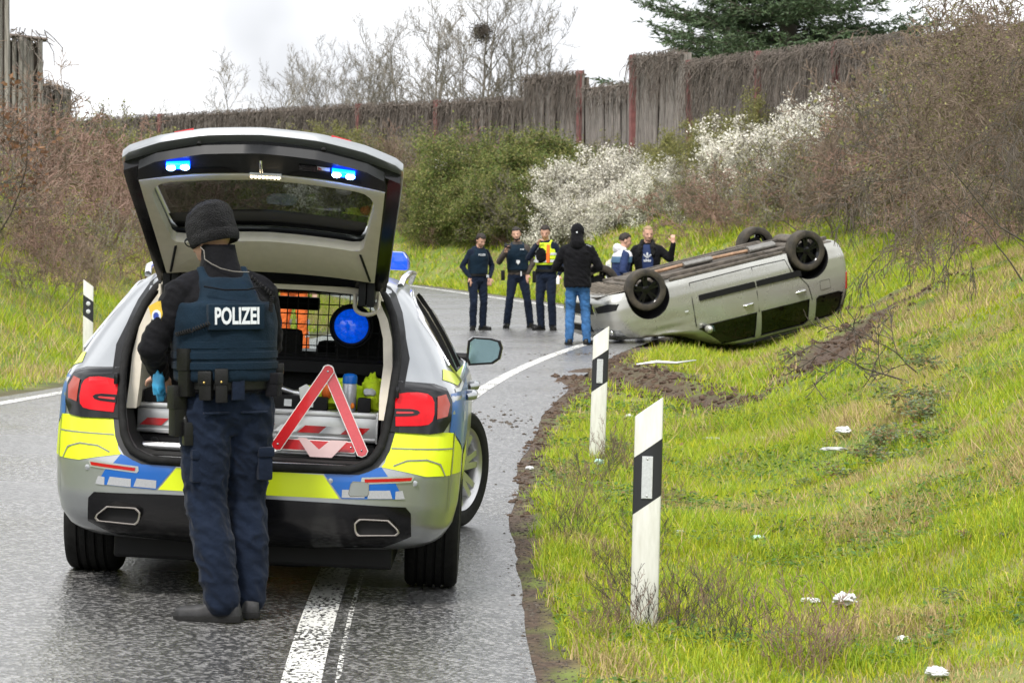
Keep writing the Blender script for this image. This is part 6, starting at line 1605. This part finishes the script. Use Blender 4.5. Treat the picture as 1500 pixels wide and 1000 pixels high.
# trees behind the wall
tree_kw = dict(depth=3, kids=9, wig=.09, up=.40, lenf=.47, stem_seg=8, first=.22)
btree = [Plant("bare_tree", 1.0, .0075, "bark_grey", part="crown", seed=200 + i, stems=2 + i, height=8.2, spread=3.4, base_r=.085, **tree_kw) for i in range(3)]
print("trees", [t.n for t in btree])
for i, (px_, y, s, v) in enumerate([(385, 150, 1.05, 0), (425, 148, .85, 1), (470, 145, .9, 2), (500, 143, .8, 1), (560, 140, .95, 2), (605, 138, 1.0, 1), (590, 141, .9, 0), (665, 132, 1.12, 2), (705, 131, 1.2, 1), (745, 130, 1.05, 2), (240, 158, .65, 1), (300, 156, .62, 2), (185, 160, .7, 0), (330, 155, .6, 1)]):
    x = (px_ - 750) / 4375 * y
    t = btree[v].put(x, y, s * rv.uniform(.95, 1.05), rv.uniform(0, 6.28), ("slender leafless tree behind the far palisade fence" if px_ < 340 or px_ > 520 else "thin forked bare tree behind the middle of the far fence") if px_ < 640 else "broad bare tree of the group that carries the nest", "tree", "bare trees behind the fence, " + ("left" if px_ < 640 else "nest group"))
    MB().tube([(0, 0, -.3), (.02, .02, 1.4), (.0, .05, 2.8)], [.16, .12, .06], 7).build("trunk", MATS["bark_olive"], t, 60)
# nest
r_ = np.random.RandomState(3); c = r_.normal(0, .22, (260, 3)) * np.array([1, 1, .8]); dd = r_.normal(size=(260, 3)); dd /= np.linalg.norm(dd, axis=1, keepdims=True)
V, Q = tubes(np.stack([c - dd * .22, c + dd * .22], 1), .014, .010, 3)
ne = link("bird_nest", fast_mesh("bird_nest", V, Q), None, MATS["bark_dark"]); ne.location = ((705 - 750) / 4375 * 131, 131, 1.65 + (345 - 47) * 131 / 4375)
tag(ne, "ball of dark twigs, a nest high in a bare tree", "nest")
# big conifer
def conifer(x, y, seed=4):
    r = np.random.RandomState(seed); z0 = gz(x, y); root = empty("conifer_tree", (x, y, z0), label="big dark conifer rising behind the palisade fence", cat="tree")
    MB().tube([(0, 0, -.3), (0, 0, 6), (.05, 0, 13), (.05, 0, 19)], [.42, .33, .18, .03], 10).build("trunk", MATS["bark_dark"], root, 60)
    S = []; RR = []; needles = []
    z = 1.6
    while z < 18.6:
        Lm = 6.4 * (1 - (z - 2.5) / 17) ** .8 + .3
        for k in range(9):
            a = r.uniform(0, 6.28); L = Lm * r.uniform(.7, 1.12); p = np.array([0, 0, z + r.uniform(-.3, .3)]); d = np.array([math.cos(a), math.sin(a), .10]); n = 9
            for i in range(n):
                d = d + np.array([r.normal(0, .05), r.normal(0, .05), -.05 + .022 * i]); d /= np.linalg.norm(d); e = p + d * L / n
                S.append((p, e)); RR.append(.05 * (1 - i / n) + .008)
                if i > 0:
                    for sd in (-1, 1):
                        for _ in range(2):
                            sl = L * (.30 * (1 - i / n) + .09) * r.uniform(.6, 1.2); sdv = np.array([-d[1], d[0], 0]) * sd * .8 + d * .6 + np.array([0, 0, r.uniform(-.25, .1)]); sdv /= np.linalg.norm(sdv)
                            q = p + (e - p) * r.rand(); S.append((q, q + sdv * sl)); RR.append(.009)
                            m = int(sl / .06) + 2; t = r.rand(m); needles.append(np.column_stack([q + np.outer(t * sl, sdv), np.repeat(sdv[None], m, 0)]))
                p = e
        z += .5
    V, Q = tubes(np.array(S), np.array(RR), np.array(RR) * .7, 3); me = fast_mesh("limbs", V, Q); link("limbs", me, root, MATS["bark_dark"])
    A = np.concatenate(needles); k = len(A); c = A[:, :3] + r.normal(0, .05, (k, 3)); d = A[:, 3:] + r.normal(0, .45, (k, 3)); d /= np.linalg.norm(d, axis=1, keepdims=True)
    w = np.cross(d, r.normal(size=(k, 3))); w /= np.linalg.norm(w, axis=1, keepdims=True)
    h = r.uniform(.14, .30, (k, 1)); V = np.stack([c - w * .036, c + w * .036, c + d * h], 1).reshape(-1, 3)
    col = np.array([.07, .11, .06]) * (.6 + .9 * r.rand(k, 1)) + np.array([.02, .02, 0]) * r.rand(k, 1)
    me = fast_mesh("needles", V, np.arange(k * 3).reshape(-1, 3), np.repeat(col, 3, 0)); link("needles", me, root, MATS["needle"]); print("conifer", k)
conifer(10.35, 112)
# thorny shrubs hanging in from the right, twigs and old leaves at the left
near = Plant("thorn_shrub", 1.0, .005, "bark_brown", (.25, .016, OLIVE, .02), seed=300, stems=10, height=3.4, spread=4.2, depth=3, kids=9, wig=.20, up=.0, lenf=.55, base_r=.018, stem_seg=8, droop=.5)
near.put(7.0, 34.0, 1.0, .4, "spreading thorny shrub with thin arching twigs high on the grass bank", "shrub", None)
near.put(8.7, 41, 1.15, 2.2, "larger thorny shrub overhanging the grass bank behind the arching one", "shrub", None)
n2 = Plant("thorn_shrub", 1.0, .0030, "bark_dark", seed=301, stems=7, height=2.4, spread=4.5, depth=3, kids=7, wig=.16, up=-.25, lenf=.6, base_r=.014, stem_seg=8, droop=.9)
n2.put(5.9, 28.5, 1.0, 1.1, "low dark bramble shrub with twigs drooping over the slope", "shrub", None)
lt = Plant("oak_sapling", 1.0, .0035, "bark_dark", (.12, .04, DRYL, .05), "dry_leaves", seed=302, stems=3, height=3.2, spread=1.6, depth=3, kids=6, wig=.16, up=.2, lenf=.5, base_r=.022, stem_seg=7)
lt.put(-7.45, 39.5, 1.0, .3, "sapling with clusters of dry brown leaves on the left bank", "sapling", None)

for x, y, k, sc in ((7.3, 43.5, "b", .5), (8.0, 47, "r", .6), (6.9, 38.5, "g", .42), (6.5, 35, "b", .38), (7.6, 52, "b", .6), (8.6, 55, "r", .7), (7.9, 40.5, "b", .6)): put(k, x, y, sc)
# ---------------------------------------------------------------- delineator posts
M("post_white", (.70, .70, .66), .5, col2=(.56, .56, .50), vscale=5, bump=.05, stretch=(6, 6, 1)); M("post_black", (.016, .017, .02), .45); M("reflector_grey", (.55, .57, .58), .25, .3, var=.12, vscale=120, coat=.5)
M("post_dirt", (.20, .20, .14), .8)
def delineator(x, y, label, lean=0., rz=0., flip=1, dots=False, h=1.0, band=True, group=None, sink=.0):
    root = empty("delineator_post", (x, y, gz(x, y) - .03 - sink), (0, lean, rz), label=label, cat="post", group=group)
    w, dp = .062, .085; sl = .045 * flip
    prof = [(-w, .0), (-w * .95, -.012), (-w * .6, -.020), (0, -.024), (w * .6, -.020), (w * .95, -.012), (w, 0), (w * .55, dp * .7), (w * .15, dp), (-w * .15, dp), (-w * .55, dp * .7)]
    def ztop(xx, c): return c + sl * xx / w
    def tubeband(nm, c0, c1, mat, k=1.0, par=root, top=False):
        n = len(prof); V = [(a * k, b * k, ztop(a, c0) if c0 > .01 else 0) for a, b in prof] + [(a * k, b * k, ztop(a, c1)) for a, b in prof]
        Fc = [(i, (i + 1) % n, (i + 1) % n + n, i + n) for i in range(n)] + [tuple(range(n - 1, -1, -1)), tuple(range(n, 2 * n))]
        return MB().add(V, Fc).build(nm, mat, par, 50, bevel=.004 if top else 0)
    tubeband("shaft", 0, h - .02, MATS["post_white"], top=True)
    if band:
        bb = tubeband("black_band", h - .45, h - .20, MATS["post_black"], 1.012)
        if dots:
            for z in (h - .36, h - .265): MB().lathe([(.026, 0), (.026, .004), (.02, .006)], 18, 0, Matrix.Translation((.0, -.0235, z)) @ Matrix.Rotation(math.pi / 2, 4, 'X')).build("reflector", MATS["reflector_grey"], bb, 40)
        else:
            rf = MB().box((-.024, -.0305, h - .42), (.024, -.022, h - .235)).build("reflector", MATS["reflector_grey"], bb, None, bevel=.002)
            for z in (h - .408, h - .247): MB().ball((0, -.031, z), (.005, .003, .005), 8, 5).build("screw", MATS["alloy"], rf, True)
    else: MB().box((-.03, -.03, h - .25), (.03, -.022, h - .1)).build("reflector", MATS["reflector_grey"], root, None)
    return root
delineator(.578, 13.1, "white delineator post with slanted black band rising from weeds at the road edge", R_(1.4), R_(-6), sink=-.03)
delineator(.66, 23.2, "white delineator post with black band standing before the overturned car's nose", R_(2.0), R_(-4), sink=-.03)
delineator(-5.10, 35.9, "white delineator post with two round reflectors on the left verge", R_(.5), R_(8), flip=-1, dots=True, sink=-.03)
delineator(2.13, 66, "white post top showing behind the man in the hooded blue jacket", 0, 0, h=1.15, band=False)
delineator(3.05, 61, "narrow white post beside the man with the raised hand", 0, 0, h=.98, band=False)
km = empty("kilometre_marker", (3.22, 60, gz(3.22, 60) - .03), label="small white marker plate on a post behind the overturned car", cat="sign")
MB().tube([(0, .03, 0), (0, .03, 1.1)], .03, 10).build("post", MATS["post_white"], km, 60)
kp = MB().box((-.115, -.01, .92), (.115, .02, 1.14)).build("plate", MATS["post_white"], km, 40, bevel=.012)
text_mesh("plate_lettering", "A 1", .10, MATS["post_black"], kp, Matrix.Translation((0, -.0115, 1.06)) @ Matrix.Rotation(math.pi / 2, 4, 'X'), .001, .002)
# ---------------------------------------------------------------- litter
M("litter_white", (.60, .61, .62), .5, var=.1, vscale=20); M("litter_mint", (.45, .68, .58), .5, var=.4, vscale=14); M("litter_grey", (.42, .43, .42), .6, var=.3, vscale=14)
def litter(x, y, r, label, mat, seed, name="plastic_scrap", cat="litter", lift=.04):
    o = crumple(name, None, (0, 0, 0), (r[0], r[1], r[2] * .7), MATS[mat], seed, 30, 20); o.location = (x, y, gz(x, y) + lift - .025); o.rotation_euler = (0, 0, seed * 1.3); tag(o, label, cat)
litter(1.66, 14.9, (.075, .055, .045), "crumpled white plastic bag in the grass, largest of the litter", "litter_white", 1, "plastic_bag", "bag", .07)
litter(1.50, 15.0, (.05, .04, .018), "flat white plastic scrap beside the large white bag", "litter_white", 2)
litter(2.13, 25.4, (.07, .05, .035), "folded white and brown paper scrap in the ditch", "litter_white", 3, "paper_scrap", "paper", .06)
litter(2.52, 22.7, (.07, .05, .04), "pair of white paper lumps lying under the brambles", "litter_white", 4, "paper_scrap", "paper", .08)
litter(2.40, 22.3, (.10, .03, .02), "long thin pale strip of paper below the white lumps", "litter_grey", 5, "paper_scrap", "paper", .08)
litter(.655, 22.5, (.045, .035, .035), "mint green and white wrapper at the foot of the post", "litter_mint", 6, "wrapper", "wrapper", .05)
litter(.13, 21.8, (.03, .025, .02), "tiny white scrap on the bare soil of the road edge", "litter_white", 7)
litter(1.66, 12.7, (.032, .03, .022), "small white tissue low in the grass of the verge", "litter_white", 8, "tissue", "tissue", .06)
litter(1.67, 11.75, (.05, .035, .03), "torn white tissue at the lower edge of the verge", "litter_white", 9, "tissue", "tissue", .06)
litter(1.42, 17.2, (.04, .03, .02), "pale mint plastic strip in the middle of the verge", "litter_mint", 10)
litter(.98, 17.4, (.035, .025, .02), "small white plastic piece among dry stalks", "litter_white", 11)
litter(1.1, 28.2, (.035, .03, .025), "white scrap on the trampled verge near the wreck", "litter_white", 12)
litter(3.95, 39.0, (.05, .045, .04), "white lump beside the churned soil", "litter_white", 13, "paper_scrap", "paper", .06)
litter(1.75, 26.2, (.09, .05, .018), "flat grey plastic sheet lying in the ditch", "litter_grey", 14)
# broken trim beside the wreck
tp = MB().tube([(0, 0, 0), (.25, .05, .03), (.5, .0, .02), (.75, .12, .05)], [.012, .02, .018, .008], 6).build("broken_trim", MATS["aluminium"], None, 50); tp.location = (1.55, 37.2, gz(1.55, 37.2) + .06); tag(tp, "bent silver trim strip torn from the car on the soil", "debris")
# ---------------------------------------------------------------- churned soil and road mud
M("clod_soil", (.05, .031, .02), .95, col2=(.12, .08, .055), vscale=20, bump=.6, bscale=60)
M("road_mud", (.04, .032, .024), .9, col2=(.13, .11, .09), vscale=40)
def lumps(name, pts, sizes, mat, label, cat, seed=0):
    r = np.random.RandomState(seed); ico = MB().ball((0, 0, 0), 1, 5, 3); B = np.array([list(v) for v in ico.V]); F4 = np.array(ico.F); V = []; Q = []
    for i, (p, s) in enumerate(zip(pts, sizes)):
        k = B * (s * (.7 + .6 * r.rand(len(B), 1))) * np.array([1, 1, .65]); V.append(k + np.array(p)); Q.append(F4 + i * len(B))
    o = link(name, fast_mesh(name, np.concatenate(V), np.concatenate(Q)), None, MATS[mat], 60); return tag(o, label, cat, kind="stuff")
r = np.random.RandomState(8); pts = []; sz = []
for pl, cnt in zip(GOUGE, (650, 900, 320, 200)):
    for _ in range(cnt):
        i = r.randint(len(pl) - 1); t = r.rand(); x = pl[i][0] + (pl[i + 1][0] - pl[i][0]) * t + r.normal(0, .42); y = pl[i][1] + (pl[i + 1][1] - pl[i][1]) * t + r.normal(0, .55)
        pts.append((x, y, gz(x, y) + .0)); sz.append(abs(r.normal(.020, .020)) + .008)
for _ in range(700):
    y = r.uniform(18, 42); x = float(R_edge(y)) + abs(r.normal(.05, .22)); pts.append((x, y, gz(x, y))); sz.append(abs(r.normal(.012, .010)) + .006)
for _ in range(700):
    y = r.uniform(29, 42); x = float(R_edge(y)) + r.uniform(.1, 1.9); pts.append((x, y, gz(x, y))); sz.append(abs(r.normal(.018, .012)) + .008)
lumps("soil_clods", pts, sz, "clod_soil", "clods of churned dark earth on the bank", "soil", 1)
pts = []; sz = []
for cx_, cy_, n_, sx_, sy_ in ((-.02, 27.3, 80, .22, .5), (-.25, 25.5, 14, .2, 1.0), (.2, 31, 22, .35, 2.5), (.6, 38, 22, .5, 2.5), (1.0, 41.5, 90, .6, .25), (-.2, 22, 10, .2, 1.5)):
    for _ in range(n_):
        x, y = r.normal(cx_, sx_), r.normal(cy_, sy_)
        if x < float(R_edge(y)): pts.append((x, y, rz_(x, y) - .002)); sz.append(abs(r.normal(.007, .008)) + .003)
for _ in range(2400):
    y = r.uniform(10.5, 24); x = float(R_edge(y)) + r.normal(.11, .09); pts.append((x, y, max(gz(x, y), 0 * y - 1))); sz.append(abs(r.normal(.003, .004)) + .002)
lumps("road_mud", pts, sz, "road_mud", "crumbs of mud scattered over the wet asphalt", "mud", 2)
# ---------------------------------------------------------------- dry weeds, brambles, fallen branch
weed = [Plant("dry_weed", 1.0, .0014, "bark_red" if i else "bark_dark", part="stalks", seed=400 + i, stems=13, height=.52, spread=.28, depth=2, kids=4, wig=.10, up=.5, lenf=.42, base_r=.0032, stem_seg=6) for i in range(3)]
for i, (x, y, s) in enumerate([(.70, 13.0, 1.0), (.46, 12.9, .8), (.82, 13.4, .9), (.95, 12.6, .85), (1.20, 12.1, 1.15), (1.28, 12.3, .9), (.55, 21.0, .9), (.45, 19.2, .9), (.35, 17.6, .8), (.28, 16.6, .8), (.75, 22.6, 1.0), (.9, 21.8, .8), (.62, 14.6, .8), (1.0, 14.6, .7), (.5, 15.6, .6), (.8, 16.8, .7), (.33, 12.6, .6), (1.05, 19.5, .7)]):
    weed[i % 3].put(x, y, s, i * 1.7, "clump of dry brown weed stalks " + ("around the foot of the post in the weeds" if y < 14 else "along the road edge between the two banded posts" if y < 20 else "around the post before the wreck"), "weed", "dry weeds " + ("at near post" if y < 14 else "between posts" if y < 20 else "at far post"))
bram = [Plant("bramble", 1.0, .0022, "bark_red", (1.5, .022, [(.16, .22, .08), (.22, .27, .10), (.19, .23, .15), (.28, .18, .08)], .05), seed=420 + i, stems=6, height=.5, spread=1.5, depth=2, kids=4, wig=.22, up=-.2, lenf=.5, base_r=.005, stem_seg=7, droop=.5) for i in range(2)]
for i, (x, y, s) in enumerate([(2.55, 20.6, .8), (2.85, 20.4, .9), (3.15, 21.2, .9), (3.45, 22.5, 1.0), (2.3, 20.9, .6), (2.75, 28.5, .8), (2.4, 27.8, .7), (3.9, 25, 1.0), (2.75, 15.9, .55), (2.35, 14.2, .45), (3.2, 18.4, .6)]):
    o = bram[i % 2].put(x, y, s * .9, i * 2.1, "trailing bramble with small green leaves " + ("low on the near verge slope" if y < 19 else "on the slope above the paper litter" if y < 24 else "on the slope beside the churned soil"), "bramble", "brambles " + str("low" if y < 19 else "above litter" if y < 24 else "by soil")); o.scale.z *= .55
x, y = 3.5, 25.5
fb = Plant("fallen_branch", 1.0, .005, "bark_dark", seed=440, stems=2, height=1.5, spread=.5, depth=2, kids=5, wig=.14, up=.1, lenf=.5, base_r=.014, stem_seg=7)
fb.put(3.55, 26.0, 1.0, .3, "dark broken branch lying on the grass slope", "branch", None, tilt=(R_(15), R_(-68)))
tufts = [Plant("grass_tuft", 1.0, .0035, "tuft_green" if M("tuft_green", (.13, .24, .02), .6, col2=(.24, .32, .04), vscale=6) else "", part="blades", seed=460 + i, stems=60, height=.24, spread=.34, depth=0, kids=0, wig=.10, up=-.6, base_r=.004, stem_seg=4) for i in range(2)]
for i in range(46):
    y = rv.uniform(10.8, 25); x = float(R_edge(y)) + rv.uniform(.35, .2 * y); 
    if gouge_d(np.array([x]), np.array([y]))[0] > .5: tufts[i % 2].put(x, y, rv.uniform(.6, 1.1), rv.uniform(0, 6), "longer tuft of fresh green grass on the verge", "grass tuft", "grass tufts on the verge")
